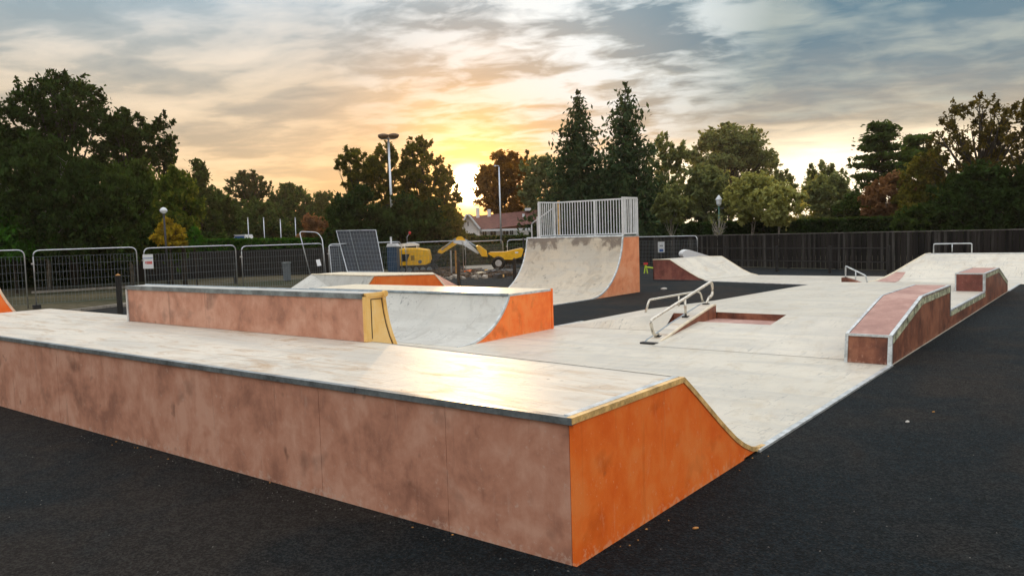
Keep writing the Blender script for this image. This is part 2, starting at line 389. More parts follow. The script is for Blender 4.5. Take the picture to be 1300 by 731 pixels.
L_dark = foliage('leaf_dark_green', (0.009, 0.020, 0.007), (0.045, 0.085, 0.022), 0.35)
L_mid = foliage('leaf_mid_green', (0.018, 0.040, 0.010), (0.075, 0.130, 0.030), 0.4)
L_blue = foliage('leaf_spruce', (0.020, 0.042, 0.020), (0.075, 0.120, 0.055), 0.3)
L_soft = foliage('leaf_soft_green', (0.075, 0.100, 0.048), (0.25, 0.30, 0.135), 0.5)  # haze over distant trees is put into this paler leaf tone
L_pale = foliage('leaf_pale_green', (0.17, 0.20, 0.07), (0.45, 0.49, 0.20), 0.5)
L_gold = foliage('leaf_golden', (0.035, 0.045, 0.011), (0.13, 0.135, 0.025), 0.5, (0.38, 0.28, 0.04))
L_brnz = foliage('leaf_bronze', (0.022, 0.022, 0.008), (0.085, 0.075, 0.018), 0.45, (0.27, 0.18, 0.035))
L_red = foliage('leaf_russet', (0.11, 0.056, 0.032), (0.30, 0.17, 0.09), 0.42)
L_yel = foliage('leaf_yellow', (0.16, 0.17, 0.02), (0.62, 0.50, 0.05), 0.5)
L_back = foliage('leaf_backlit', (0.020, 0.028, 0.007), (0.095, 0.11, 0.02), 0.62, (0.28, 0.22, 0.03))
L_glow = foliage('leaf_sun_glow', (0.05, 0.035, 0.008), (0.24, 0.13, 0.02), 0.65, (0.40, 0.20, 0.02))  # orange glow of the low sun is put into this leaf colour
L_lawn = foliage('leaf_bright_green', (0.015, 0.06, 0.008), (0.06, 0.19, 0.02), 0.4)

def asphalt_mat():
    m_, N = new_mat('fresh_asphalt')
    p = N.node('ShaderNodeNewGeometry').outputs['Position']
    patch = N.m('ADD', N.m('MULTIPLY', N.noise(p, 0.16, 3, 0.5, 0.3), 0.6), N.m('MULTIPLY', N.noise(p, 0.9, 4, 0.6, 0.4), 0.4))
    grit = N.node('ShaderNodeTexVoronoi', {'Scale': 75.0, 'Vector': p})
    gr2 = N.noise(p, 130, 3, 0.7)
    cc = N.ramp(patch, [(0.40, (0.003, 0.0075, 0.010)), (0.50, (0.006, 0.010, 0.0125)), (0.58, (0.021, 0.018, 0.016))])
    cell = N.node('ShaderNodeSeparateColor', {0: grit.outputs['Color']}).outputs[0]
    speck = N.ramp(cell, [(0.86, 0.0), (0.99, 0.7)])
    coarse = N.ramp(N.m('ADD', N.m('MULTIPLY', N.noise(p, 42, 2, 0.6, 0.8), 0.7), N.m('MULTIPLY', N.noise(p, 9, 4, 0.6, 0.5), 0.3)), [(0.47, 0.0), (0.57, 1.0)])
    cc = N.mix(coarse, cc, N.ramp(patch, [(0.46, (0.015, 0.030, 0.040)), (0.57, (0.056, 0.050, 0.045))]))
    cc = N.mix(speck, cc, (0.06, 0.062, 0.06))
    bright = N.ramp(N.noise(p, 26, 2, 0.5), [(0.78, 0.0), (0.80, 0.7)])
    cc = N.mix(bright, cc, (0.16, 0.15, 0.13))
    h = N.m('ADD', N.m('MULTIPLY', grit.outputs['Distance'], 0.9), N.m('MULTIPLY', gr2, 0.8))
    h = N.m('ADD', h, N.m('MULTIPLY', N.noise(p, 22, 5, 0.7), 2.2))
    finish(N, cc, N.m('ADD', 0.66, N.m('MULTIPLY', patch, 0.3)), h, 1.0, 0.03, 0, 0.14)
    return m_
def field_mat():
    m_, N = new_mat('rough_field')
    p = N.node('ShaderNodeNewGeometry').outputs['Position']
    a = N.noise(p, 0.12, 5, 0.6, 0.6); b = N.noise(p, 3.0, 6, 0.7)
    f = N.m('ADD', N.m('MULTIPLY', a, 0.6), N.m('MULTIPLY', b, 0.4))
    cc = N.ramp(f, [(0.40, (0.020, 0.030, 0.010)), (0.50, (0.055, 0.048, 0.024)), (0.62, (0.12, 0.10, 0.06))])
    finish(N, cc, 0.95, b, 0.6, 0.05, 0, 0.2)
    return m_
def boards_mat():
    m_, N = new_mat('weathered_fence_board')
    g = N.node('ShaderNodeNewGeometry'); p = g.outputs['Position']
    isl = g.outputs['Random Per Island']
    gr = N.noise(N.scale(p, 14, 14, 1.2), 1.0, 5, 0.65)
    f = N.m('ADD', N.m('MULTIPLY', isl, 0.6), N.m('MULTIPLY', gr, 0.5))
    cc = N.ramp(f, [(0.3, (0.008, 0.007, 0.007)), (0.7, (0.026, 0.022, 0.020)), (0.95, (0.085, 0.080, 0.075))])
    finish(N, cc, 0.8, gr, 0.3, 0.01, 0, 0.2)
    return m_
M_asph = asphalt_mat(); M_field = field_mat(); M_board = boards_mat()

# ------------------------------------------------------------------ ground
def sheet(name, poly, z, mat, kind='structure', thick=None, label=None, cat=None):
    m_ = MB()
    if thick: m_.prism_z(poly, z-thick, z)
    else: m_.add([(x, y, z) for x, y in poly], [tuple(range(len(poly)))])
    o = m_.build(name, mat)
    o['kind'] = kind
    return o
S = 2500
sheet('ground', [(-S, -S), (S, -S), (S, S), (-S, S)], -0.02, M_field)
sheet('asphalt', [(-27.0, -14), (16, -14), (16, 30.6), (-3, 34.6), (-12.6, 37.6), (-22, 41.0), (-28.5, 34), (-27.6, 22)], 0.0, M_asph)
sheet('asphalt_road', [(-60, 60), (-30.5, 33.5), (-26.0, 41.5), (-44, 66)], 0.002, M_asph)
sheet('path', [tuple(ground(590, 344)[:2]), tuple(ground(634, 342)[:2]), tuple(ground(626, 331)[:2]), tuple(ground(588, 332)[:2])], 0.012, plain('pale_gravel', (0.34, 0.31, 0.26), 0.9, 0, 0.2, 2))
# kerb stones of the field beyond the temporary fence
for px0, y0, px1, y1 in ((70, 399, 165, 387), (150, 390, 302, 380), (40, 372, 162, 365)):
    a, b = ground(px0, y0), ground(px1, y1)
    d = (b-a); n = max(2, int(d.length/1.0)); u = d.normalized(); w = Vector((-u.y, u.x, 0))*0.07
    root = thing('kerb_line', {399: 'nearest low kerb of pale stones in the field behind the mesh fence', 390: 'low pale kerb crossing the field behind the left box ledge', 372: 'farthest pale kerb below the dark trees at the left'}[y0], 'kerb', a)
    proto = None
    for i in range(n):
        if proto is None:
            q = [(0, 0), (d.length/n-0.02, 0), (d.length/n-0.02, 0.14), (0, 0.14)]
            proto = MB().prism_z(q, -0.02, 0.08).build('kerb_stone', M_kerb, root)
            proto.rotation_euler = (0, 0, math.atan2(u.y, u.x)); s_ = proto
        else: s_ = share(proto, root)
        s_.location = tuple(u*(d.length/n)*i)

# main riding slab with its pale edge
slab_poly = [(-2.62, 6.6), (-2.62, 32.0), (-8.9, 31.9), (-12.1, 32.1), (-12.97, 28.75), (-12.6, 28.2), (-8.4, 27.1), (-8.75, 18.8), (-9.35, 16.6), (-9.68, 15.0), (-9.70, 13.6), (-9.70, 11.0), (-15.7, 11.0), (-15.7, 5.6), (-9, 5.6)]
sl = thing('riding_slab', 'pale concrete slab joining the ramps, edged by dark asphalt', 'slab', (-6, 15, 0)); sl['kind'] = 'structure'
del sl['category']
MB().prism_z(slab_poly, -0.05, 0.014).build('slab_surface', M_slab, sl, world=True)
m_ = MB()
for a, b in (((-2.62, 6.9), (-2.62, 12.05)), ((-2.62, 26.0), (-2.62, 29.0)), ((-9.70, 15.0), (-9.70, 13.65)), ((-8.4, 27.1), (-12.6, 28.2)), ((-8.4, 27.1), (-8.75, 18.8))):
    a = Vector((*a, 0)); b = Vector((*b, 0)); u = (b-a).normalized(); w = Vector((-u.y, u.x, 0))*0.03
    m_.prism_z([tuple((a-w)[:2]), tuple((b-w)[:2]), tuple((b+w)[:2]), tuple((a+w)[:2])], -0.02, 0.022)
m_.build('slab_edge', M_zinc, sl, world=True)
m_ = MB()
m_.box(-8.2, -2.66, 27.4, 27.406, 0.0, 0.0145)
m_.build('slab_joint', M_black, sl, world=True)

# ------------------------------------------------------------------ ramps
def ramp(name, label, cat, prof, x0, x1, surf, side0, side1, back=None, trim=M_zinc, base=0.0, end='both', group=None, copings=None, rootloc=None):
    """prof: open profile (y, z), y rising; both ends drop to the base"""
    root = thing(name, label, cat, rootloc or ((x0+x1)/2, (prof[0][0]+prof[-1][0])/2, base), 0, group)
    top = prof; und = offset(prof, -0.035)
    MB().prism_x(top+und[::-1], x0+0.03, x1-0.03).build('riding_surface', surf, root, world=True)
    inner = offset(prof, -0.02)
    body = [(inner[0][0], base)]+inner+[(inner[-1][0], base)]
    if side0: MB().prism_x(body, x0, x0+0.028).build('side_panel', side0, root, world=True)
    if side1: MB().prism_x(body, x1-0.028, x1).build('side_panel', side1, root, world=True)
    tr = offset(prof, 0.004)+offset(prof, -0.038)[::-1]
    if side1: MB().prism_x(tr, x1-0.04, x1+0.006).build('edge_trim', trim, root, world=True)
    if side0: MB().prism_x(tr, x0-0.006, x0+0.04).build('edge_trim', trim, root, world=True)
    return root

# --- foreground platform with bank (its far edge runs slightly askew)
XR, XL, YF, H = -2.62, -15.6, 3.92, 0.92
stn = [(XL, 0.80), (-12.7, 0.77), (-9.3, 0.55), (-5.9, 0.30), (XR, 0.0)]
bprof = [(5.43, 0.92), (5.63, 0.785), (5.87, 0.615), (6.06, 0.48), (6.26, 0.345), (6.43, 0.235), (6.6, 0.145), (6.78, 0.07), (6.95, 0.03), (7.10, 0.018)]
pl = thing('platform_ramp', 'long low platform with bank in the foreground, brown long side and orange end', 'skate ramp', (-9, 5, 0))
V = []; Fc = []
prof = bprof
for x, dy in stn: V += [(x, y+dy, z) for y, z in prof]
n = len(prof)
for i in range(len(stn)-1):
    for k in range(n-1): Fc.append((i*n+k, (i+1)*n+k, (i+1)*n+k+1, i*n+k+1))
mesh('bank_surface', V, Fc, M_slab, pl, world=True)
V = [(x, YF-0.012, 0.92) for x, dy in stn]+[(x, 5.43+dy, 0.92) for x, dy in stn]
V += [(x, y, 0.88) for x, y, z in V]
m5 = 5
Fc = [(i, i+1, m5+i+1, m5+i) for i in range(4)] + [(10+i, 10+m5+i, 10+m5+i+1, 10+i+1) for i in range(4)] + [(i, 10+i, 11+i, 1+i) for i in range(4)]
mesh('deck', V, Fc, M_deck, pl, world=True)
cuts = [XL+.031, -13.1, ground(70, 538).x, ground(236, 586).x, ground(400, 633).x, ground(560, 679).x, XR-0.031]
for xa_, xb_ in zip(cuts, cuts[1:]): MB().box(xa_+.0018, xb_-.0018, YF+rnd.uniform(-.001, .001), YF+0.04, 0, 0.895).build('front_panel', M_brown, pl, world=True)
endp = [(YF+0.002, 0.0), (YF+0.002, 0.895)]+[(y, max(z, 0.004)) for y, z in offset(bprof, -0.02)]+[(7.12, 0.0)]
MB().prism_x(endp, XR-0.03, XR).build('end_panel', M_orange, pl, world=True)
endl = [(YF, 0.0), (YF, 0.895)]+[(y+0.8, z) for y, z in offset(bprof, -0.02)]+[(7.9, 0.0)]
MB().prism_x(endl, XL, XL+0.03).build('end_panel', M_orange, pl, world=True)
x = XR+0.004; k = 0
for L in (1.95, 2.9, 2.5, 0.75, 2.5, 2.4):
    o = MB().box(max(x-L, XL)+0.006, x, YF-0.024, YF+0.03, 0.880, 0.9235).build('front_trim', M_steel, pl, world=True); x -= L
tp = [(YF-0.02, 0.92)]+bprof
MB().prism_x(offset(tp, 0.005)+offset(tp, -0.035)[::-1], XR-0.035, XR+0.008).build('end_trim', M_gold, pl, world=True)
tpa = [(YF+0.03, 0.92), (5.43, 0.92)]
MB().prism_x(offset(tpa, 0.007)+offset(tpa, -0.002)[::-1], XR-0.085, XR-0.036).build('deck_edge', M_zinc, pl, world=True)
m_ = MB()
for i in range(len(stn)-1):
    (xa, da), (xb, db) = stn[i], stn[i+1]
    m_.add([(xa, 5.41+da, 0.924), (xb, 5.41+db, 0.924), (xb, 5.45+db, 0.924-0.012), (xa, 5.45+da, 0.924-0.012)], [(0, 1, 2, 3)])
m_.build('bank_coping', M_zinc, pl, world=True)

# --- box ledge / quarter with its back to the viewer, standing on the platform
q1prof = [(5.69, 1.44), (5.97, 1.44)]+[(y, z) for y, z in arc(7.45, 1.5, 1.48, 185, 270, 16)]
q1prof[-1] = (q1prof[-1][0], 0.02)
q1 = thing('quarter_pipe', 'raised quarter pipe on the platform, long brown back and yellow end panel', 'skate ramp', (-9, 6, 0.92))
X0, X1 = -11.62, -6.43
MB().prism_x(q1prof+offset(q1prof, -0.035)[::-1], X0+0.03, X1-0.03).build('riding_surface', M_trans, q1, world=True)
inner = offset(q1prof, -0.02)
MB().prism_x([(5.70, 0.02)]+[(5.70, 1.42)]+inner[1:]+[(7.4, 0.0)], X1-0.028, X1).build('end_panel', M_yellow, q1, world=True)
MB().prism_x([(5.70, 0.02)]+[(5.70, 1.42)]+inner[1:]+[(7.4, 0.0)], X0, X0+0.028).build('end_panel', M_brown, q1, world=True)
MB().box(X0+0.002, X1-0.03, 5.69, 5.73, 0.923, 1.41).build('back_panel', M_brown, q1, world=True)
MB().box(X0-0.004, X1-0.03, 5.672, 5.74, 1.386, 1.443).build('back_trim', M_steel, q1, world=True)
MB().box(X0-0.012, X0+0.03, 5.675, 5.72, 0.922, 1.386).build('corner_trim', M_zinc, q1, world=True)
MB().box(X1-0.032, X1+0.006, 5.678, 5.735, 0.925, 1.41).build('corner_strip', M_yellow, q1, world=True)
m_ = MB()
ln = 0.014
inn = [(5.985, 1.375)]+offset(q1prof, -0.046)[2:15]
ln = 0.009
m_.box(X1-0.01, X1+0.004, 5.765, 5.765+ln, 0.95, 1.375); m_.box(X1-0.01, X1+0.004, 5.765, 5.95, 1.372, 1.372+ln)
m_.prism_x(inn+offset(inn, -ln)[::-1], X1-0.01, X1+0.004)
m_.build('panel_line', M_black, q1, world=True)
tr = offset(q1prof[1:], 0.006)+offset(q1prof[1:], -0.04)[::-1]
MB().prism_x(tr, X1-0.03, X1+0.01).build('end_trim', M_yellow, q1, world=True)
MB().prism_x([(5.70, 1.405), (5.97, 1.405), (5.97, 1.446), (5.70, 1.446)], X1-0.035, X1+0.009).build('end_trim', M_yellow, q1, world=True)
MB().tube([(X1-0.02, 5.975, 1.425), (X1+0.02, 5.975, 1.425)], 0.035, 12).build('coping_end', M_yellow, q1, world=True)
MB().tube([(X0+0.02, 5.975, 1.425), (X1-0.02, 5.975, 1.425)], 0.028, 10).build('coping', M_steel, q1, world=True)

# --- low quarter pipe facing it
a2 = arc(10.75, 1.62, 1.60, 270, 332, 16)
q2prof = [(10.6, 0.018)]+[(y, z) for y, z in a2]
q2prof = [p for p in q2prof if p[1] < 0.83]+[(12.14, 0.85), (13.60, 0.85)]
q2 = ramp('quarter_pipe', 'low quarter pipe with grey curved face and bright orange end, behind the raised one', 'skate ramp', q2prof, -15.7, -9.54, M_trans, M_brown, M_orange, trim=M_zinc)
MB().box(-15.7, -9.545, 13.585, 13.61, 0, 0.83).build('back_panel', M_salmon, q2, world=True)
MB().box(-15.7, -9.58, 12.14, 13.60, 0.846, 0.857).build('deck', M_cream, q2, world=True)
MB().tube([(-15.68, 12.13, 0.84), (-9.56, 12.13, 0.84)], 0.03, 10).build('coping', M_steel, q2, world=True)
MB().box(-9.56, -9.525, 13.56, 13.615, 0, 0.86).build('corner_trim', M_orange, q2, world=True)

# --- tall quarter pipe with white safety railing
bprof3 = [(17.3, 0.018), (19.6, 0.018)]+[(y, z) for y, z in arc(19.95, 2.02, 2.0, 272, 352, 20)]
bprof3 = bprof3+[(21.97, 1.85), (22.98, 1.85)]
q3 = ramp('quarter_pipe', 'tallest quarter pipe, stained grey face and salmon side, white railing on top', 'skate ramp', bprof3, -16.4, -12.6, M_big, M_salmon, M_salmon, trim=M_zinc)
MB().box(-16.4, -12.61, 22.965, 22.99, 0, 1.83).build('back_panel', M_salmon, q3, world=True)
MB().box(-16.42, -12.58, 21.99, 23.0, 1.848, 1.862).build('deck', M_steel, q3, world=True)
MB().tube([(-16.4, 21.975, 1.85), (-12.6, 21.975, 1.85)], 0.033, 10).build('coping', M_zinc, q3, world=True)
# dirt worn into the top of the tall face is its own thin skin of grime
rl = MB()
z0, z1 = 1.90, 3.04
def railpost(x, y, r=0.028): rl.box(x-r, x+r, y-r, y+r, 1.862, z1)
for x_, y_ in ((-15.9, 22.02), (-15.9, 22.95), (-14.25, 22.95), (-12.64, 22.95), (-12.64, 22.02)): railpost(x_, y_)
rl.box(-15.92, -12.62, 22.93, 22.97, z1-0.003, z1+0.045); rl.box(-15.87, -12.67, 22.935, 22.965, z0, z0+0.04)
for x_ in (-15.9, -12.64):
    rl.box(x_-0.022, x_+0.022, 22.0, 22.93, z1-0.001, z1+0.043); rl.box(x_-0.018, x_+0.018, 22.05, 22.92, z0, z0+0.04)
railing = rl.build('railing', M_white, q3, world=True)
railing['label'] = 'white steel railing with vertical bars'
bp = None
def bar(x, y):
    global bp
    if bp is None: bp = MB().box(-0.011, 0.011, -0.011, 0.011, z0+0.03, z1).build('baluster', M_white, railing); b_ = bp
    else: b_ = share(bp, railing)
    b_.location = (x-q3.location.x, y-q3.location.y, 0)
for i in range(1, 30): bar(-15.9+3.26*i/30, 22.95)
for i in range(1, 8):
    bar(-15.9, 22.02+0.93*i/8); bar(-12.64, 22.02+0.93*i/8)
hr = MB().tube(bend([(-15.93, 22.99, 2.90), (-17.9, 24.3, 2.38), (-17.9, 24.3, 0.0)], 0.1), 0.024, 8)
hr.tube([(-17.2, 23.7, 2.62), (-17.2, 23.7, 0.0)], 0.02, 8)
hr.build('stair_handrail', M_white, q3, world=True)
m_ = MB()
for i in range(7): m_.box(-17.8+0.2*i, -17.6+0.2*i, 23.05, 24.0, 0.24*i, 0.24*(i+1)-0.02)
m_.build('step', M_steel, q3, world=True)
MB().box(-15.80, -15.72, 23.0, 23.04, 1.9, 3.12).build('marker_post', M_gold, q3, world=True)

# --- quarter pipe cut by the left picture edge
lp = [(4.4, 1.85), (5.48, 1.85)]+[(y, z) for y, z in arc(7.50, 2.02, 2.0, 188, 268, 20)[0:]]
lp = [(y+0.0, z) for y, z in lp]
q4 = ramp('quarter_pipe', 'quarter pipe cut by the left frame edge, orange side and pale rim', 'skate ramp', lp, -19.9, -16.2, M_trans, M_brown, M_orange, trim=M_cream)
MB().box(-19.9, -16.21, 4.39, 4.41, 0, 1.83).build('back_panel', M_brown, q4, world=True)

# --- flat-topped box behind the low quarter pipe
cb = thing('funbox', 'low flat-topped box with grey sloping front and orange side, behind the quarter pipes', 'skate ramp', (-18.5, 17, 0))
T = [(-21.2, 16.5, .9), (-17.79, 16.14, .9), (-16.25, 17.14, .9), (-17.1, 17.95, .9), (-21.2, 17.7, .9)]
B = [(-21.2, 14.6, 0), (-18.15, 14.3, 0), (-15.65, 17.53, 0), (-17.1, 20.0, 0), (-21.2, 20.0, 0)]
# orange side stays in one upright plane through the two top corners
u = Vector((1.54, 1.0, 0)).normalized()
pa = Vector(T[1])-u*0.66; pb = Vector(T[2])+u*0.72
B[1] = (pa.x, pa.y, 0); B[2] = (pb.x, pb.y, 0)
mesh('top', T+[(x_, y_, .86) for x_, y_, z_ in T], [(0, 1, 2, 3, 4)], M_cream, cb, world=True)
mesh('front_bank', [T[0], T[1], B[1], B[0]], [(0, 3, 2, 1)], M_trans, cb, world=True)
nrm = Vector((u.y, -u.x, 0))*0.02
mesh('side_panel', [T[1], T[2], B[2], B[1]]+[tuple(Vector(q)-nrm*2) for q in (T[1], T[2], B[2], B[1])], [(0, 3, 2, 1), (4, 5, 6, 7), (0, 1, 5, 4), (1, 2, 6, 5), (3, 0, 4, 7)], M_orange, cb, world=True)
mesh('side_panel', [T[2], T[3], T[4], T[0], B[0], B[4], B[3], B[2]], [(1, 0, 7, 6), (2, 1, 6, 5), (3, 2, 5, 4)], M_brown, cb, world=True)
m_ = MB()
for a, b in ((T[0], T[1]), (T[1], T[2]), (T[2], B[2]), (T[1], B[1])):
    m_.tube([a, b], 0.022, 6)
m_.build('edge_trim', M_cream, cb, world=True)

# --- central plateau with front bank, stair recess and left shoulder
fb = thing('funbox', 'wide low central plateau with sloping front, cut by a red-floored stair recess', 'skate ramp', (-6, 18, 0))
ZP = 0.34
def bz(y): return 0.018+(ZP-0.018)*(y-12.25)/(15.0-12.25)
P = [
 (-6.5, 12.25, .018), (-5.1, 12.25, .018), (-2.66, 12.25, .018),          # 0 1 2
 (-6.5, 14.15, bz(14.15)), (-5.1, 14.15, bz(14.15)), (-5.1, 15.0, ZP), (-2.66, 15.0, ZP),  # 3 4 5 6
 (-6.5, 15.0, ZP), (-6.8, 15.0, ZP), (-6.9, 14.55, ZP), (-7.22, 14.55, ZP),   # 7 8 9 10
 (-7.25, 14.15, .018), (-9.68, 13.95, .016), (-8.75, 16.2, .2),             # 11 12 13
 (-8.2, 18.75, .2), (-8.0, 24.0, .16), (-8.15, 26.4, .018), (-7.0, 16.5, ZP), (-7.0, 24.0, ZP), (-2.66, 24.0, ZP), (-2.66, 26.2, .018), (-7.0, 26.4, .018)]  # 14..21
mesh('front_bank', P, [(0, 1, 4, 3), (1, 2, 6, 5, 4)], M_slab, fb, world=True)
mesh('left_bank', P, [(12, 11, 10, 13)], M_slab, fb, world=True)
mesh('plateau_top', P, [(7, 5, 6, 19, 18, 17), (8, 7, 17), (10, 9, 8, 17), (13, 10, 17, 14), (14, 17, 18, 15)], M_slab, fb, world=True)
mesh('far_bank', P, [(18, 19, 20, 21), (15, 18, 21, 16)], M_slab, fb, world=True)
mesh('left_skirt', P+[(-9.5, 16.3, 0), (-8.95, 18.8, 0), (-8.55, 25, 0)], [(12, 13, 22), (13, 14, 23, 22), (14, 15, 24, 23), (15, 16, 24)], M_slab, fb, world=True)
MB().add([(-6.5, 14.1, .215), (-5.1, 14.1, .215), (-5.1, 15.0, .215), (-6.5, 15.0, .215)], [(0, 1, 2, 3)]).build('recess_floor', M_pink, fb, world=True)
MB().add([(-6.5, 15.0, .15), (-5.1, 15.0, .15), (-5.1, 15.0, ZP-.001), (-6.5, 15.0, ZP-.001)], [(0, 1, 2, 3)]).build('riser', M_rust, fb, world=True)
MB().add([(-5.1, 14.15, .1), (-5.1, 15.0, .1), (-5.1, 15.0, ZP), (-5.1, 14.15, bz(14.15))], [(0, 1, 2, 3)]).build('recess_side', M_skate, fb, world=True)
MB().box(-7.215, -6.82, 14.53, 14.56, 0, ZP-.004).build('riser', M_rust, fb, world=True)
MB().add([(-7.215, 14.15, .014), (-7.215, 14.55, .014), (-7.215, 14.55, ZP-.004)], [(0, 1, 2)]).build('recess_side', M_rust, fb, world=True)

# --- hubba ledge carrying the hand rail
hb = thing('hubba_ledge', 'narrow sloping ledge with pale top and brown side, under the bent steel rail', 'skate ledge', (-6.65, 13.7, 0))
hp = [(12.5, 0.02), (12.62, 0.07), (12.8, 0.10), (13.5, 0.255), (14.86, 0.50), (14.98, 0.50)]
MB().prism_x([(12.5, 0.0)]+offset(hp, -.02)+[(14.98, 0.0)], -6.80, -6.50).build('side', M_rust, hb, world=True)
MB().prism_x(hp+offset(hp, -.022)[::-1], -6.795, -6.505).build('top', M_deck, hb, world=True)
MB().prism_x(offset(hp, .004)+offset(hp, -.028)[::-1], -6.53, -6.494).build('edge_trim', M_cream, hb, world=True)
MB().prism_x(offset(hp, .004)+offset(hp, -.028)[::-1], -6.806, -6.77).build('edge_trim', M_steel, hb, world=True)
MB().box(-6.82, -6.49, 12.40, 12.52, 0.0, 0.045).build('toe_plate', M_black, hb, world=True)

# --- steel rails
def rail(label, pts, posts, r=0.03, rad=.1, mat=M_rail, plate=True):
    a = Vector(pts[0]); root = thing('grind_rail', label, 'grind rail', (a.x, a.y, min(p[2] for p in pts)))
    MB().tube(bend(pts, rad), r, 10).build('top_tube', mat, root, True, True)
    for b, t in posts:
        MB().tube([b, t], r*0.8, 8).build('post', mat, root, True, True)
        if plate:
            MB().box(b[0]-.055, b[0]+.055, b[1]-.055, b[1]+.055, b[2]-.01, b[2]+.02).build('foot_plate', M_black, root, world=True)
    return root
X = -6.68
rail('bent steel rail rising along the hubba ledge in the middle of the park', [(X, 12.83, .14), (X, 12.66, .14), (X, 12.53, .42), (X, 15.20, .95), (X, 15.24, .68), (X, 15.08, .62)],
     [((X, 12.83, .10), (X, 12.83, .16)), ((X, 13.97, .34), (X, 13.95, .68)), ((X, 14.90, .50), (X, 15.06, .64))], 0.029)
rail('low flat steel rail on the shoulder left of the hubba ledge', [(-8.28, 15.3, .17), (-8.25, 15.45, .50), (-8.25, 17.9, .50), (-8.28, 18.15, .45), (-8.28, 18.3, .19)],
     [((-8.25, 16.9, .20), (-8.25, 16.9, .50))], 0.024, .08)
rail('short low sloping rail on a dark block at the far side of the slab', [(-7.62, 28.4, .30), (-7.62, 28.4, .58), (-6.95, 28.3, .26), (-6.90, 28.3, .02)],
     [((-7.62, 28.4, .18), (-7.62, 28.4, .34)), ((-7.28, 28.35, .02), (-7.28, 28.35, .42))], 0.026, .05, M_zinc)
tag(MB().prism_y([(-7.72, 0.014), (-7.1, 0.014), (-7.35, .12), (-7.6, .19), (-7.72, .19)], 28.25, 28.5).build('rail_block', M_rust), 'small dark wedge under the far low rail', 'block')
rail('blue grey hoop rail on top of the far right bank', [(-5.60, 32.3, .86), (-5.60, 32.3, 1.19), (-4.38, 32.3, 1.19), (-4.38, 32.3, .86)],
     [((-5.0, 32.3, .86), (-5.0, 32.3, 1.19))], 0.022, .06, M_fencegalv)

# --- long stepped ledge on the right
lg = thing('grind_ledge', 'long stepped red-brown ledge with steel edges along the right side of the slab', 'skate ledge', (-2.9, 18, 0))
XA, XB = -3.25, -2.62
low_ = .345
lgp = [(12.12, 0.43), (14.2, 0.82), (16.76, 0.82), (16.80, low_), (21.34, low_), (21.42, .42), (21.44, .77), (23.9, .77), (25.85, .30), (25.88, 0)]
MB().prism_x([(12.06, 0.0), (12.12, .41), (14.2, .80), (16.76, .80), (16.76, low_-.02), (21.42, low_-.02), (21.42, .75), (23.9, .75), (25.85, .28), (25.88, 0)], XA+.02, XB-.004).build('side', M_rust, lg, world=True)
MB().add([(XA+.02, 12.055, 0.02), (XB-.02, 12.055, 0.02), (XB-.02, 12.115, .40), (XA+.02, 12.115, .40)], [(0, 1, 2, 3)]).build('end_panel', M_rust, lg, world=True)
def strip(name, pr, xa, xb, mat, t=.022, up=.0):
    MB().prism_x(offset(pr, up)+offset(pr, up-t)[::-1], xa, xb).build(name, mat, lg, world=True)
up1 = [(12.12, .43), (12.6, .52), (13.2, .635), (13.8, .75), (14.2, .82), (16.76, .82)]
up2 = [(21.42, .77), (23.9, .77), (25.85, .30)]
for pr in (up1, up2):
    strip('top', pr, XA+.05, XB-.05, M_pink)
    strip('edge_trim', pr, XA, XA+.04, M_zinc, .03, .004)
    strip('edge_trim', pr, XB-.045, XB+.006, M_zinc, .022, .004)
strip('low_top', [(16.78, low_), (21.42, low_)], XA+.01, XB-.05, M_slab)
strip('edge_trim', [(16.78, low_), (21.36, low_)], XB-.05, XB+.005, M_zinc, .03, .004)
strip('worn_band', [(16.80, low_-.03), (21.42, low_-.03)], XB-.01, XB+.004, M_lichen, .09)
strip('worn_band', [(12.16, .405), (14.2, .785), (16.76, .785)], XB-.01, XB+.004, M_lichen, .10)
strip('worn_band', [(21.46, .735), (23.9, .735), (25.8, .27)], XB-.01, XB+.004, M_lichen, .08)
for xa_, xb_ in ((XA-.004, XA+.04), (XB-.05, XB+.008)): MB().prism_x([(12.035, 0), (12.095, .40), (12.14, .40), (12.10, 0)], xa_, xb_).build('corner_trim', M_zinc, lg, world=True)
MB().box(XA, XB+.004, 12.09, 12.14, .40, .432).build('end_trim', M_zinc, lg, world=True)
MB().box(XA+.02, XB-.004, 21.405, 21.425, low_, .74).build('end_panel', M_maroon, lg, world=True)
MB().box(XB-.05, XB+.007, 21.385, 21.43, low_+.01, .745).build('corner_trim', M_zinc, lg, world=True); MB().box(XA, XA+.03, 21.39, 21.43, low_, .745).build('corner_trim', M_zinc, lg, world=True); MB().box(XA, XB, 21.39, 21.43, .747, .776).build('end_trim', M_zinc, lg, world=True)
MB().box(XA+.02, XB-.004, 16.755, 16.775, low_, .80).build('end_panel', M_maroon, lg, world=True)
MB().box(XB-.03, XB+.007, 16.75, 16.782, low_-.1, .822).build('corner_trim', M_steel, lg, world=True)

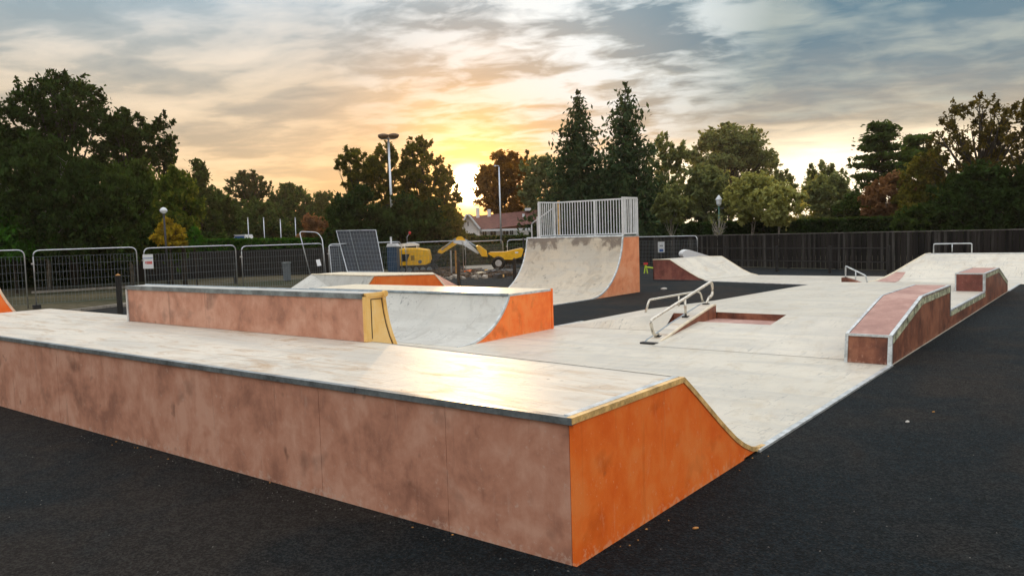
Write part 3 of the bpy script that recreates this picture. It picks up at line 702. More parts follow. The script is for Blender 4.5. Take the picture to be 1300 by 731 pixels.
# --- wide bank at the far right
bd = thing('bank_ramp', 'wide pale bank at the far right with a red corner patch and hoop rail', 'skate ramp', (-4.5, 31, 0))
V = []; Fc = []
bpz = [(28.7, .016), (29.2, .035), (29.7, .11), (30.3, .27), (31.0, .50), (31.6, .70), (32.0, .83), (32.9, .83)]
hip = [-6.98, -6.86, -6.70, -6.48, -6.22, -5.98, -5.82, -5.82]
for (y, z), hx in zip(bpz, hip): V += [(hx, y, z), (-6.2 if hx < -6.2 else hx+.001, y, z), (-4.4, y, z), (-1.2, y, z)]
for i in range(len(bpz)-1):
    for k in range(3): Fc.append((4*i+k, 4*i+k+1, 4*i+4+k+1, 4*i+4+k))
mesh('riding_surface', V, Fc, M_skate, bd, world=True)
pr = list(zip(hip, bpz))
mesh('side_panel', [(hx, y, z) for hx, (y, z) in pr]+[(hx, y, 0) for hx, (y, z) in pr], [(i, i+1, i+9, i+8) for i in range(7)], M_maroon, bd, world=True)
mesh('back_panel', [(-5.82, 32.9, 0), (-1.2, 32.9, 0), (-1.2, 32.9, .83), (-5.82, 32.9, .83)], [(0, 1, 2, 3)], M_maroon, bd, world=True)
mesh('side_panel', [(-1.2, y, z) for y, z in bpz]+[(-1.2, 32.9, 0)], [tuple(range(9))], M_maroon, bd, world=True)
e = .006
mesh('red_patch', [(-6.86, 28.95, .018+e), (-6.12, 28.7, .016+e), (-6.12, 29.2, .035+e), (-6.12, 29.7, .11+e), (-6.12, 30.3, .27+e), (-6.42, 30.3, .27+e), (-6.62, 29.7, .11+e), (-6.78, 29.2, .035+e)], [(0, 1, 2, 7), (7, 2, 3, 6), (6, 3, 4, 5)], M_pink, bd, world=True)
MB().tube([(hx, y, z) for hx, (y, z) in pr], .025, 6).build('edge_trim', M_cream, bd, world=True)
MB().tube([(-5.82, 32.0, .83), (-1.2, 32.0, .83)], .022, 6).build('coping', M_zinc, bd, world=True)

# --- bank ramp at the back, behind the tall quarter pipe
b2 = thing('bank_ramp', 'white sloping ramp with maroon side at the back, right of the tall quarter pipe', 'skate ramp', (-14, 30, 0))
N0 = [(-15.17, .81), (-14.42, .81), (-13.95, .52), (-13.5, .26), (-13.2, .10), (-12.97, .02)]
N1 = [(-14.7, .80), (-13.60, .80), (-13.1, .50), (-12.7, .25), (-12.35, .09), (-12.05, .02)]
V = [(x, 28.8, z) for x, z in N0]+[(x, 32.0, z) for x, z in N1]
mesh('riding_surface', V, [(i, i+1, i+7, i+6) for i in range(5)], M_skate, b2, world=True)
mesh('side_panel', [(x, 28.8, z-.015) for x, z in N0]+[(-12.99, 28.8, 0), (-15.12, 28.8, 0)], [tuple(range(8))], M_maroon, b2, world=True)
mesh('side_panel', [(x, 32.0, z-.015) for x, z in N1]+[(-12.1, 32.0, 0), (-14.7, 32.0, 0)], [tuple(range(8))], M_maroon, b2, world=True)
mesh('back_panel', [(-15.17, 28.8, 0), (-14.7, 32.0, 0), (-14.7, 32.0, .78), (-15.17, 28.8, .78)], [(0, 1, 2, 3)], M_maroon, b2, world=True)
MB().tube([(x, 28.79, z) for x, z in N0], .018, 6).build('edge_trim', M_cream, b2, world=True); MB().tube([(x, 32.0, z) for x, z in N1], .018, 6).build('edge_trim', M_cream, b2, world=True)
# rounded pale wedge behind it
a = ground(862, 328, .8); d2 = Vector((_R0.x, _R0.y, 0))
wd = thing('rounded_wedge', 'small pale round-nosed ramp leaning behind the white ramp at the back', 'skate ramp', far(864, 36), YAW)
oz = .62
pf = [(1.30, .10+oz)]+[(0.26+.26*math.cos(math.radians(t)), .24+oz+.20*math.sin(math.radians(t))) for t in range(60, 300, 20)]+[(.5, -.06+oz), (1.3, -.08+oz)]
MB().prism_y(pf, -.3, .5).build('shell', M_notice, wd)
MB().prism_y([(.1, 0), (1.2, 0), (1.2, oz), (.15, oz+.15)], -.2, .4).build('base', M_maroon, wd)

# ------------------------------------------------------------------ temporary mesh fence
def mesh_panel(a, b, top, label, sag=0.0, group='temporary mesh fence panels'):
    a = Vector(a); b = Vector(b); d = b-a; L = math.hypot(d.x, d.y)
    root = thing('fence_panel', label, 'mesh fence', (a.x, a.y, 0), math.atan2(d.y, d.x), group)
    g = .05; r = .021
    MB().tube(bend([(g, 0, .02), (g, 0, top), (L-g, 0, top), (L-g, 0, .02)], .22, 5), r, 8).build('frame', M_fencegalv, root, True)
    w = MB(); n = int(L/.11)
    for i in range(1, n):
        x_ = g+(L-2*g)*i/n; w.box(x_-.003, x_+.003, -.003, .003, .16, top-.22)
    for i in range(7):
        z_ = .16+(top-.38)*i/6; w.box(g, L-g, -.003, .003, z_-.003, z_+.003)
    w.build('wire_mesh', M_wire, root, kind='stuff')
    MB().box(g-.11, g+.12, -.12, .12, 0, .13).build('foot_block', M_tyre, root)
    MB().box(-.02, .07, -.03, .03, top*.76, top*.76+.05).build('clamp', M_fencegalv, root)
    return root
pans = [((-29.6, 6.9), (-28.95, 10.9), 1.98, 'temporary mesh fence panel at the left frame edge beside the orange quarter pipe'),
        ((-28.93, 11.05), (-28.1, 14.25), 1.95, 'temporary mesh fence panel with the black post in front, at the left'),
        ((-28.08, 14.4), (-27.94, 18.15), 1.90, 'temporary mesh fence panel carrying the white notice'),
        ((-27.93, 18.3), (-27.6, 22.2), 1.85, 'temporary mesh fence panel right of the notice panel, half behind the leaning hoop'),
        ((-27.6, 22.4), (-27.4, 26.7), 1.80, 'temporary mesh fence panel in front of the leaning dark mesh boards'),
        ((-27.4, 26.9), (-27.8, 31.6), 1.74, 'temporary mesh fence panel in front of the yellow excavator'),
        ((-27.9, 31.8), (-28.6, 36.0), 1.66, 'temporary mesh fence panel under the excavator boom'),
        ((-28.6, 36.3), (-26.8, 39.6), 1.66, 'temporary mesh fence panel in front of the yellow dumper skip'),
        ((-22.6, 39.9), (-17.7, 38.6), 1.62, 'temporary mesh fence panel with blue and white notice before the board fence')]
for a, b, t_, lb in pans: pan = mesh_panel(a, b, t_, lb)
# leaning hoop frame and leaning boards
def lean_pts(pxs, dist, depth=None):
    return [Vector((0, 0, EYE))+ray(px, py)*(dist+dd) for px, py, dd in pxs]
hp_ = lean_pts([(394, 349, 0.0), (380, 294, .5), (403, 295, .5), (409, 303, .5), (414, 350, 0)], 33.5)
t = thing('loose_hoop', 'loose round-cornered steel frame leaning behind the mesh fence', 'steel frame', (hp_[0].x, hp_[0].y, 0))
MB().tube(bend(hp_, .15), .022, 8).build('frame', M_fencegalv, t, True, True)
q = lean_pts([(401, 330, .2), (406, 329, .2), (408, 337, .1), (403, 338, .1)], 33.3)
mesh('notice_card', q, [(0, 1, 2, 3)], M_notice, t, world=True)
for lb, pxs, dd in (('large dark mesh board in a pale frame, leaning rightmost of the pair', [(441, 345, 0), (427, 293, .7), (477, 292, .7), (487, 345, 0)], 34.8), ('dark mesh board leaning half behind the larger one', [(421, 348, 0), (418, 312, .5), (452, 311, .5), (458, 348, 0)], 35.6)):
    c4 = lean_pts(pxs, dd)
    t = thing('leaning_board', lb, 'mesh board', (c4[0].x, c4[0].y, 0))
    back = [p+Vector((-.03, .05, 0)) for p in c4]
    MB().tube(c4+[c4[0]], .024, 6).build('frame', M_fencegalv, t, False, True)
    mesh('board', back, [(0, 1, 2, 3)], M_panel, t, world=True)
    w = MB()
    for i in range(1, 12):
        f = i/12; w.tube([c4[0].lerp(c4[3], f), c4[1].lerp(c4[2], f)], .004 if i != 4 else .016, 4)
    for i in range(1, 10):
        f = i/10; w.tube([c4[0].lerp(c4[1], f), c4[3].lerp(c4[2], f)], .004, 4)
    w.build('wire_mesh', M_wire, t, world=True, kind='stuff')
# notices
def notice(label, px, py0, py1, wpx, dist, rows):
    o_ = Vector((0, 0, EYE))+ray(px, (py0+py1)/2)*dist; s_ = dist/FPX
    t = thing('notice_sign', label, 'sign', o_, YAW)
    w_, h_ = wpx*s_/2, (py1-py0)*s_/2
    MB().box(-w_, w_, -.006, .006, -h_, h_).build('board', M_notice, t)
    for i, (x0, x1, z0_, z1_, mt) in enumerate(rows):
        MB().box(x0*w_, x1*w_, -.010, -.007, z0_*h_, z1_*h_).build('print', mt, t)
rows1 = [(-.95, .95, .42, .52, M_inkblue), (-.55, -.42, -.30, .02, M_red)]
for k in range(5): rows1.append((-.3+k*.23, -.13+k*.23, -.36, .04, M_red))
notice('white notice with red lettering on the mesh fence at the left', 188, 323, 341, 13, 28.6, rows1)
rows2 = [(-.5, .5, .30, .36, M_ink), (-.5, -.1, .12, .26, M_ink), (.0, .5, .12, .26, M_ink), (-.6, .6, -.85, -.35, M_inkblue)]
notice('white notice with grey lettering and a blue panel, before the board fence', 839.5, 307, 320.5, 8.5, 43.5, rows2)

# black posts
for px, yb, yt, lb in ((153, 400, 348, 'black timber post in front of the mesh fence at the left'), (299, 360, 334, 'dark post behind the mesh fence, right of the white notice'), (583, 367, 330, 'black post between the orange funbox and the tall quarter pipe'), (654, 369, 328, 'black post at the foot of the tall quarter pipe')):
    g = ground(px, yb); dist = (g-Vector((0, 0, EYE))).dot(_F); h_ = hgt(px, yt, dist)
    t = thing('timber_post', lb, 'post', (g.x, g.y, 0), .5)
    MB().prism_z([(-.055, -.055), (.055, -.055), (.055, .055), (-.055, .055)], 0, h_-.03).build('shaft', M_post, t)
    MB().add([(-.055, -.055, h_-.03), (.055, -.055, h_-.03), (.055, .055, h_-.03), (-.055, .055, h_-.03), (0, 0, h_+.03)], [(0, 1, 4), (1, 2, 4), (2, 3, 4), (3, 0, 4)]).build('cap', M_leafy if px == 153 else M_post, t)

# ------------------------------------------------------------------ board fence at the back
bf = thing('board_fence', 'dark vertical board fence running across the back right', 'fence', (-8, 36.3, 0))
fp = [(-23.5, 41.2), (-18.9, 39.61), (-12.67, 37.54), (-3.0, 34.31), (7, 30.9)]
w = MB(); rails_ = []; posts_ = []
for i in range(len(fp)-1):
    a = Vector((*fp[i], 0)); b = Vector((*fp[i+1], 0)); d = b-a; L = d.length; u = d/L; nn = Vector((u.y, -u.x, 0))
    k = int(L/.125)
    for j in range(k):
        p0 = a+u*(L*j/k+.006); p1 = a+u*(L*(j+1)/k-.006+(.0)); o1 = nn*(.012 if j % 2 else -.004)
        top = 1.60+rnd.uniform(-.018, .012)
        V = [p0+o1, p1+o1, p1+o1+nn*.016, p0+o1+nn*.016]
        w.prism_z([tuple(v[:2]) for v in V], .03, top)
    m3 = max(2, int(L/2.4))
    for j in range(m3+1): posts_.append((a+u*(L*j/m3)-nn*.06, math.atan2(u.y, u.x)))
    for z_ in (.35, 1.0, 1.4):
        r0 = a-nn*.02; r1 = b-nn*.02
        rails_.append([tuple(v[:2]) for v in (r0, r1, r1-nn*.04, r0-nn*.04)]+[z_])
w.build('board', M_board, bf, world=True, kind='stuff')
for r_ in rails_: MB().prism_z(r_[:4], r_[4], r_[4]+.08).build('rail', M_post, bf, world=True)
pp = None
for p, ang in posts_:
    if pp is None: pp = MB().box(-.05, .05, -.05, .05, 0, 1.66).build('post', M_post, bf); s_ = pp
    else: s_ = share(pp, bf)
    s_.location = p-bf.location; s_.rotation_euler = (0, 0, ang)
m_ = MB()
for i in range(len(fp)-1):
    a = Vector((*fp[i], 0)); b = Vector((*fp[i+1], 0)); u = (b-a).normalized(); nn = Vector((u.y, -u.x, 0))
    m_.prism_z([tuple(v[:2]) for v in (a+nn*.04, b+nn*.04, b-nn*.04, a-nn*.04)], 1.605, 1.64)
m_.build('cap_rail', plain('grey_timber', (.12, .11, .10), .8, 0, .3, 4), bf, world=True)
# low post-and-rail fence in front of it
pr_ = thing('post_and_rail_fence', 'low dark post and rail fence in front of the board fence', 'fence', (-11, 34, 0))
pts_ = [(-17.6, 36.6), (-15.0, 35.7), (-12.2, 34.7), (-9.7, 33.85), (-7.3, 33.1)]
for x_, y_ in pts_: MB().box(x_-.05, x_+.05, y_-.05, y_+.05, 0, 1.14).build('post', M_post, pr_, world=True)
for z_ in (1.03, .48):
    for (xa, ya), (xb, yb) in zip(pts_, pts_[1:]):
        MB().tube([(xa, ya, z_), (xb, yb, z_)], .022, 6).build('rail', M_post, pr_, world=True)

# ------------------------------------------------------------------ lamp posts and poles
t = thing('floodlight_mast', 'tall grey floodlight mast with two lamp heads, left of the sun', 'floodlight', far(499, 58))
hm = hgt(494, 176, 58); s58 = 58/FPX
t.rotation_euler = (0, 0, YAW)
MB().tube([(0, 0, 0), (-.05, 0, hm)], [.12, .07], 10).build('mast', M_fencegalv, t, True)
MB().tube([(-.62, 0, hm-.12), (.42, 0, hm-.12)], .04, 8).build('crossarm', M_fencegalv, t, True)
for x_ in (-.42, .34):
    hd = MB().lathe([(.10, -.05), (.30, .02), (.40, .16), (.38, .28), (.12, .36)], 12, (x_, 0, hm-.08)).build('lamp_head', plain('brown_lamp_housing', (.16, .10, .06), .5, .3), t, True)
    MB().lathe([(.05, -.055), (.22, -.01)], 12, (x_, -.05, hm-.10)).build('lens', M_lens, hd)
t = thing('street_lamp', 'slim grey lamp column with a short arm, right of the sun', 'street lamp', far(636, 62), YAW)
h_ = hgt(634, 213, 62)
MB().tube([(0, 0, 0), (0, 0, 3.0), (0, 0, h_)], [.09, .07, .05], 10).build('column', M_fencegalv, t, True)
MB().tube(bend([(0, 0, h_-.05), (0, 0, h_+.10), (-.30, 0, h_+.12)], .1), .025, 8).build('arm', M_fencegalv, t, True)
MB().lathe([(.02, .06), (.09, .02), (.11, -.03), (.07, -.06)], 10, (-.30, 0, h_+.11)).build('lamp_head', M_white, t, True)
t = thing('heritage_lamp', 'green heritage lamp with glass lantern above the board fence', 'street lamp', far(913, 52), YAW)
h_ = hgt(913, 262, 52)
MB().tube([(0, 0, 0), (0, 0, 1), (0, 0, h_)], [.08, .05, .045], 10).build('column', plain('green_lamp_paint', (.05, .16, .12), .4), t, True)
MB().lathe([(.06, 0), (.16, .12), (.19, .42), (.12, .44)], 8, (0, 0, h_)).build('lantern', M_lens, t)
MB().lathe([(.24, .42), (.14, .58), (.03, .72)], 8, (0, 0, h_)).build('lantern_cap', M_lens, t)
MB().box(-.3, .3, -.015, .015, h_-.16, h_-.12).build('ladder_bar', M_steel, t)
t = thing('globe_lamp', 'short black lamp post with a pale dome, before the yellow bush at the left', 'street lamp', far(211, 35.5), YAW)
h_ = hgt(210, 270, 35.5)
MB().tube([(0, 0, 0), (-.03, 0, h_)], [.06, .045], 8).build('column', M_black, t, True)
MB().lathe([(.05, -.05), (.15, .02), (.17, .10), (.11, .19), (.02, .23)], 12, (-.03, 0, h_)).build('dome', M_lens, t, True)
for px, yt, lb in ((316, 277, 'leftmost of the four thin grey poles in the hedge'), (336, 277, 'second from left of the four thin poles in the hedge'), (357, 279, 'third from left of the four thin poles in the hedge'), (376, 277, 'rightmost of the four thin poles, beside the russet shrub')):
    t = thing('thin_pole', lb, 'pole', far(px, 60)); h_ = hgt(px, yt, 60)
    MB().tube([(0, 0, 0), (0, 0, h_)], .035, 6).build('shaft', M_fencegalv, t, True)
    MB().lathe([(.05, 0), (.05, .05)], 6, (0, 0, h_)).build('cap', M_fencegalv, t)

# ------------------------------------------------------------------ plant on the building site
def loc_at(px, dist): return far(px, dist)
D_ = 44.0; s_m = D_/FPX
def lx(px, p0): return (px-p0)*s_m
def lz(py, px): return hgt(px, py, D_)
ex = thing('excavator', 'small yellow tracked excavator behind the mesh fence, boom raised to the right', 'excavator', far(526, D_), YAW)
def X_(px): return lx(px, 526)
def Z_(py): return lz(py, 526)
body = [(X_(506), Z_(335)), (X_(506), Z_(315.5)), (X_(512), Z_(315)), (X_(514), Z_(314.5)), (X_(530), Z_(314.8)), (X_(544), Z_(317.5)), (X_(546.5), Z_(334)), (X_(540), Z_(337)), (X_(510), Z_(337))]
bo = MB().prism_y(body, -.75, .75).build('body', M_yel, ex)
md = bo.modifiers.new('bevel', 'BEVEL'); md.width = .05; md.segments = 2
MB().prism_y([(X_(511), Z_(331)), (X_(511), Z_(322)), (X_(521.5), Z_(322)), (X_(517.5), Z_(331))], -.765, -.7).build('engine_grille', M_black, ex)
m_ = MB()
for k in range(3): m_.box(X_(523+k*1.6), X_(523.7+k*1.6), -.762, -.74, Z_(330), Z_(324))
m_.build('vent', M_black, ex)
MB().lathe([(.10, 0), (.10, .02)], 10, (X_(534), -.77, Z_(332)), 'y').build('filler_cap', M_ink, ex)
for sgn in (-1, 1):
    yy = sgn*.62
    tk = [(X_(512)+.22*math.cos(a)-.0, .24+.22*math.sin(a)) for a in np.linspace(math.pi/2, 3*math.pi/2, 8)]+[(X_(548)+.22*math.cos(a), .24+.22*math.sin(a)) for a in np.linspace(-math.pi/2, math.pi/2, 8)]
    tr_ = MB().prism_y(tk, yy-.16, yy+.16).build('track', M_tyre, ex)
    for k in range(5):
        MB().lathe([(.14, -.02), (.14, .02)], 10, (X_(512)+.32*k*1.15, yy+sgn*-.0+(-.17 if sgn < 0 else .17), .22), 'y').build('track_roller', M_steel, tr_)
MB().box(X_(508), X_(545), -.6, .6, .42, Z_(337)+.02).build('chassis', M_black, ex)
cabx0, cabx1 = X_(501), X_(530)
MB().prism_y([(cabx0, Z_(311)), (X_(508), Z_(309)), (X_(522), Z_(308)), (cabx1, Z_(310.5)), (cabx1, Z_(312)), (cabx0, Z_(313))], -.1, .8).build('cab_roof', M_white, ex)
MB().prism_y([(X_(508), Z_(335)), (X_(508), Z_(312.5)), (X_(528), Z_(312)), (X_(530), Z_(316)), (X_(530), Z_(335))], -.05, .75).build('cab_glass', M_glass, ex)
m_ = MB()
for xx in (508, 513, 529):
    for yy in (-.08, .76): m_.tube([(X_(xx), yy, Z_(335)), (X_(xx if xx > 508 else 510), yy, Z_(311.5))], .03, 6)
m_.build('cab_post', M_white, ex)
MB().prism_y([(X_(544), Z_(334)), (X_(556), Z_(319.5)), (X_(560), Z_(323)), (X_(549), Z_(337))], -.11, .11).build('boom_foot', M_black, ex)
boom = [(X_(555), Z_(321.5)), (X_(556), Z_(318.5)), (X_(582), Z_(302)), (X_(586), Z_(302)), (X_(591), Z_(307)), (X_(588), Z_(310)), (X_(583), Z_(309.5)), (X_(560), Z_(323.2))]
MB().prism_y(boom, -.12, .12).build('boom', M_yel, ex)
MB().prism_y([(X_(575), Z_(310)), (X_(577), Z_(306.5)), (X_(592), Z_(307.5)), (X_(608), Z_(323.5)), (X_(606), Z_(325)), (X_(588), Z_(313))], -.15, .0).build('dipper_arm', M_white, ex)
MB().tube([(X_(560), -.14, Z_(318)), (X_(579), -.14, Z_(304.5))], .04, 8).build('hydraulic_ram', M_steel, ex); MB().tube([(X_(590), 0, Z_(306)), (X_(606), 0, Z_(317))], .045, 8).build('hydraulic_ram', M_steel, ex)
pass
MB().prism_y([(X_(604), Z_(314.5)), (X_(608), Z_(314)), (X_(617), Z_(321)), (X_(618), Z_(328.5)), (X_(611), Z_(328)), (X_(606), Z_(320))], -.3, .3).build('bucket', M_yel, ex)
dp = thing('site_dumper', 'yellow-skipped site dumper left of the tall quarter pipe', 'dumper', far(642, D_+1), YAW)
def X2(px): return (px-642)*45/FPX
def Z2(py): return hgt(642, py, 45)
MB().prism_y([(X2(619), Z2(321)), (X2(621), Z2(319.5)), (X2(640), Z2(319.5)), (X2(662), Z2(315.5)), (X2(664), Z2(317)), (X2(661), Z2(326)), (X2(650), Z2(329.5)), (X2(637), Z2(329)), (X2(626), Z2(326))], -.7, .7).build('skip', M_yel, dp)
MB().prism_y([(X2(622), Z2(319.4)), (X2(640), Z2(319.4)), (X2(661), Z2(315.4)), (X2(658), Z2(319)), (X2(626), Z2(322))], -.62, .62).build('skip_lip', M_gold, dp)
MB().box(X2(626), X2(676), -.35, .35, .35, Z2(329)-.02).build('chassis', M_black, dp)
MB().box(X2(664), X2(680), -.45, .45, .6, Z2(322)).build('engine_cover', M_yel, dp)
for px in (632, 670):
    for yy in (-.62, .62):
        wl = MB().lathe([(.30, -.13), (.38, -.10), (.40, 0), (.38, .10), (.30, .13)], 16, (X2(px), yy, .40), 'y').build('wheel', M_tyre, dp, True)
        MB().lathe([(.19, -.14), (.19, .14)], 12, (X2(px), yy, .40), 'y').build('rim', M_fencegalv, wl)
m_ = MB()
for yy in (-.4, .4): m_.tube(bend([(X2(664), yy, .8), (X2(664), yy, 1.75), (X2(666), yy, 1.75)], .05), .03, 6)
m_.tube([(X2(664), -.4, 1.75), (X2(664), .4, 1.75)], .03, 6)
m_.build('roll_bar', M_black, dp)
MB().box(X2(668), X2(675), -.2, .2, Z2(322), Z2(318)).build('seat', M_tyre, dp)
MB().box(X2(653), X2(657), -.71, -.701, Z2(321.5), Z2(319.8)).build('sticker', M_notice, dp)
# portable toilet / blue cabin, bins and odds
t = thing('site_cabin', 'narrow dark blue portable cabin left of the excavator', 'portable toilet', far(498.5, 42), YAW)
k_ = 42/FPX
bx = MB().box(-6.2*k_, 6.2*k_, -.5, .5, .05, hgt(499, 313, 42)).build('cabin_body', M_blue, t)
MB().box(-5*k_, 5*k_, -.515, -.5, .15, hgt(499, 316, 42)).build('door', M_blue, t)
MB().prism_y([(-6.8*k_, hgt(499, 313, 42)), (6.8*k_, hgt(499, 313, 42)), (5*k_, hgt(499, 309, 42)), (-5*k_, hgt(499, 309, 42))], -.55, .55).build('roof', M_white, t)
MB().lathe([(.05, 0), (.05, .35)], 8, (-.1, 0, hgt(499, 309, 42))).build('vent_pipe', M_white, t)
t = thing('grey_bin', 'small grey bin standing behind the mesh fence right of the white notice', 'bin', far(362, 40), YAW)
MB().prism_y([(-.14, 0), (.14, 0), (.17, .86), (-.17, .86)], -.16, .16).build('bin_body', M_ink, t); MB().box(-.19, .19, -.19, .19, .86, .93).build('lid', M_steel, t)
t = thing('red_marker', 'small red flag on a thin wire above the excavator cab', 'flag', far(519, 43), YAW)
MB().tube([(-.12, 0, 0), (-.1, 0, hgt(519, 301, 43)), (.05, 0, hgt(519, 296, 43))], .012, 5).build('rod', M_fencegalv, t)
MB().lathe([(.02, 0), (.07, .06), (.07, .14), (.02, .18)], 8, (.06, 0, hgt(519, 298, 43))).build('marker_head', M_red, t)
# timber trestle and poles by the boom
for px, yt, lb in ((571.5, 318, 'thin grey upright under the excavator boom'), (577.5, 318, 'thin brown timber upright under the excavator boom')):
    t = thing('upright', lb, 'post', far(px, 40)); MB().box(-.03, .03, -.03, .03, 0, hgt(px, yt, 40)).build('shaft', M_fencegalv if px < 573 else M_leafy, t)
    MB().box(-.1, .1, -.1, .1, 0, .05).build('base_plate', M_steel, t)
# rubble
def rubble(name, label, px, py, n, spread, mat, size, cat=None, stuff=True):
    g = ground(px, py); w = MB()
    for i in range(n):
        a = rnd.uniform(0, 6.28); r_ = spread*math.sqrt(rnd.random()); c_ = g+Vector((math.cos(a)*r_, math.sin(a)*r_*.7, 0)); s_ = size*rnd.uniform(.4, 1.3)
        V = []
        for k in range(8):
            V.append((c_.x+(1 if k & 1 else -1)*s_*rnd.uniform(.5, 1), c_.y+(1 if k & 2 else -1)*s_*rnd.uniform(.5, 1), (s_*rnd.uniform(.5, 1.2) if k & 4 else -.03)))
        w.add(V, [(0, 2, 3, 1), (4, 5, 7, 6), (0, 1, 5, 4), (2, 6, 7, 3), (0, 4, 6, 2), (1, 3, 7, 5)])
    o = w.build(name, mat); o['kind'] = 'stuff'; o['label'] = label
    return o
M_soil = plain('brown_soil', (.085, .055, .035), .95, 0, .35, 4)
rubble('soil_heap', 'brown broken soil heaped behind the black posts', 565, 346, 260, 2.4, M_soil, .16)
rubble('soil_heap', 'brown broken soil below the excavator', 600, 350, 200, 2.4, M_soil, .13)
rubble('broken_concrete', 'pale broken lumps among the soil', 590, 352, 40, 2.2, M_kerb, .12)
rubble('gravel_heap', 'grey gravel lumps beside the dumper wheels', 625, 346, 90, 1.6, plain('grey_gravel', (.12, .12, .12), .9, 0, .3, 5), .14)
for px, py, mt, lb, nm, sz in ((595, 347, M_orange, 'orange plastic barrier foot lying in the soil', 'barrier_foot', .18), (610, 350, M_cream, 'pale sunlit sandbag on the soil', 'sandbag', .2), (616, 346, M_yel, 'yellow plastic crate in the rubble', 'plastic_crate', .16), (634, 353, M_tyre, 'black and yellow battery box left of the post', 'battery_box', .22)):
    g = ground(px, py); t = thing(nm, lb, nm.replace('_', ' '), g, rnd.uniform(0, 2))
    o = MB().prism_y([(-sz*1.4, 0), (sz*1.4, 0), (sz*1.2, sz*.7), (sz*.4, sz*1.0), (-sz*1.1, sz*.8)], -sz*.7, sz*.7).build('shell', mt, t)
    MB().box(sz*.3, sz*.7, -sz*.75, sz*.75, sz*.2, sz*.75).build('strap', M_gold, t)
t = thing('lime_trestle', 'small lime and red plastic trestle between the tall quarter pipe and the white ramp', 'trestle', ground(822, 347), YAW)
m_ = MB(); m_.tube([(-.15, 0, 0), (-.08, 0, .42)], .03, 5); m_.tube([(.0, 0, 0), (-.06, 0, .42)], .03, 5); m_.tube([(-.1, 0, .3), (.35, 0, .22)], .04, 5); m_.tube([(.3, 0, 0), (.3, 0, .25)], .03, 5)
m_.build('leg', M_hivis, t); MB().box(-.16, .02, -.05, .05, .4, .5).build('head', M_red, t)

# ------------------------------------------------------------------ bungalow
Dh = 82.0; kh = Dh/FPX
hs = thing('bungalow', 'white bungalow with dark red roof below the sun', 'house', far(640, Dh), YAW)
def HX(px): return (px-640)*kh
def HZ(py, px=640): return hgt(px, py, Dh)
z_e = HZ(290.5); z_r = HZ(267.5)
# gable wing on the left
gw = [(HX(583.5), 0), (HX(609), 0), (HX(609), HZ(289.5)), (HX(596), HZ(273.2)), (HX(583.5), HZ(296))]
MB().prism_y(gw, -2.2, 5).build('gable_wall', M_render, hs)
m_ = MB()
for a, b in (((HX(582), HZ(299)), (HX(596), HZ(272))), ((HX(596), HZ(272)), (HX(610.2), HZ(290.8)))):
    d = Vector((b[0]-a[0], b[1]-a[1])); nrm2 = Vector((-d.y, d.x)).normalized()*.16
    m_.prism_y([a, b, (b[0]+nrm2.x, b[1]+nrm2.y), (a[0]+nrm2.x, a[1]+nrm2.y)], -2.6, 5.2)
m_.build('gable_roof', M_roof, hs)
m_ = MB()
for a, b in (((HX(582), HZ(299)), (HX(596), HZ(272))), ((HX(596), HZ(272)), (HX(610.2), HZ(290.8)))):
    d = Vector((b[0]-a[0], b[1]-a[1])); nrm2 = Vector((-d.y, d.x)).normalized()*.18
    m_.prism_y([a, b, (b[0]+nrm2.x, b[1]+nrm2.y), (a[0]+nrm2.x, a[1]+nrm2.y)], -2.66, -2.6)
m_.build('bargeboard', M_white, hs)
MB().box(HX(595.5), HX(596.6), -2.24, -2.2, HZ(286), HZ(281)).build('vent_slot', M_black, hs)
MB().box(HX(609), HX(700), 0.5, 8, 0, z_e).build('wall', M_render, hs)
rf = mesh('roof', [(HX(604), -.1, z_e-.1), (HX(701), -.1, z_e+.6), (HX(598), 4.2, z_r-.4), (HX(690), 4.2, z_r+.1), (HX(604), 9, z_e), (HX(701), 9, z_e)], [(0, 1, 3, 2), (2, 3, 5, 4), (0, 2, 4), (1, 5, 3)], M_roof, hs)
MB().box(HX(606), HX(700), -.16, -.11, z_e-.22, z_e+.0).build('gutter', M_white, hs)
for px in (605.5, 620.5):
    ch = MB().box(HX(px-2.2), HX(px+2.2), 3.6, 4.6, z_r-.6, HZ(264 if px > 610 else 262)).build('chimney', M_render, rf)
MB().box(HX(668), HX(676), 3.2, 4.4, z_r, z_r+.28).build('dormer', M_white, rf)
MB().box(HX(664), HX(667), 1.4, 1.7, HZ(276), HZ(272)).build('roof_light', M_lens, rf)
for px0, px1 in ((612, 618), (622, 630), (638, 646), (647, 652)):
    wn = MB().box(HX(px0), HX(px1), .44, .5, HZ(299), HZ(292.3)).build('window', M_white, hs)
    for q0, q1_ in ((px0+.5, (px0+px1)/2-.2), ((px0+px1)/2+.2, px1-.5)):
        MB().box(HX(q0), HX(q1_), .42, .44, HZ(298.3), HZ(293)).build('pane', M_glass, wn)
for px in (620, 636, 655): MB().box(HX(px), HX(px+1), .3, .42, 0, z_e-.05).build('downpipe', M_white, hs)
t = thing('parked_van', 'low white and blue vehicle roof showing above the hedge at the left', 'van', far(309, 62), YAW)
k6 = 62/FPX
zz = hgt(309, 298, 62)
MB().prism_y([(-9*k6, .4), (9*k6, .4), (9.3*k6, zz-.45), (7*k6, zz), (-6.5*k6, zz+.0), (-9*k6, zz-.35)], -.9, .9).build('body', M_white, t)
MB().prism_y([(-6*k6, zz-.42), (6.5*k6, zz-.42), (6*k6, zz-.12), (-5.5*k6, zz-.12)], -.93, .93).build('window', M_inkblue, t)
for x_ in (-6*k6, 6*k6):
    for yy in (-.85, .85): MB().lathe([(.33, -.1), (.33, .1)], 14, (x_, yy, .33), 'y').build('wheel', M_tyre, t)

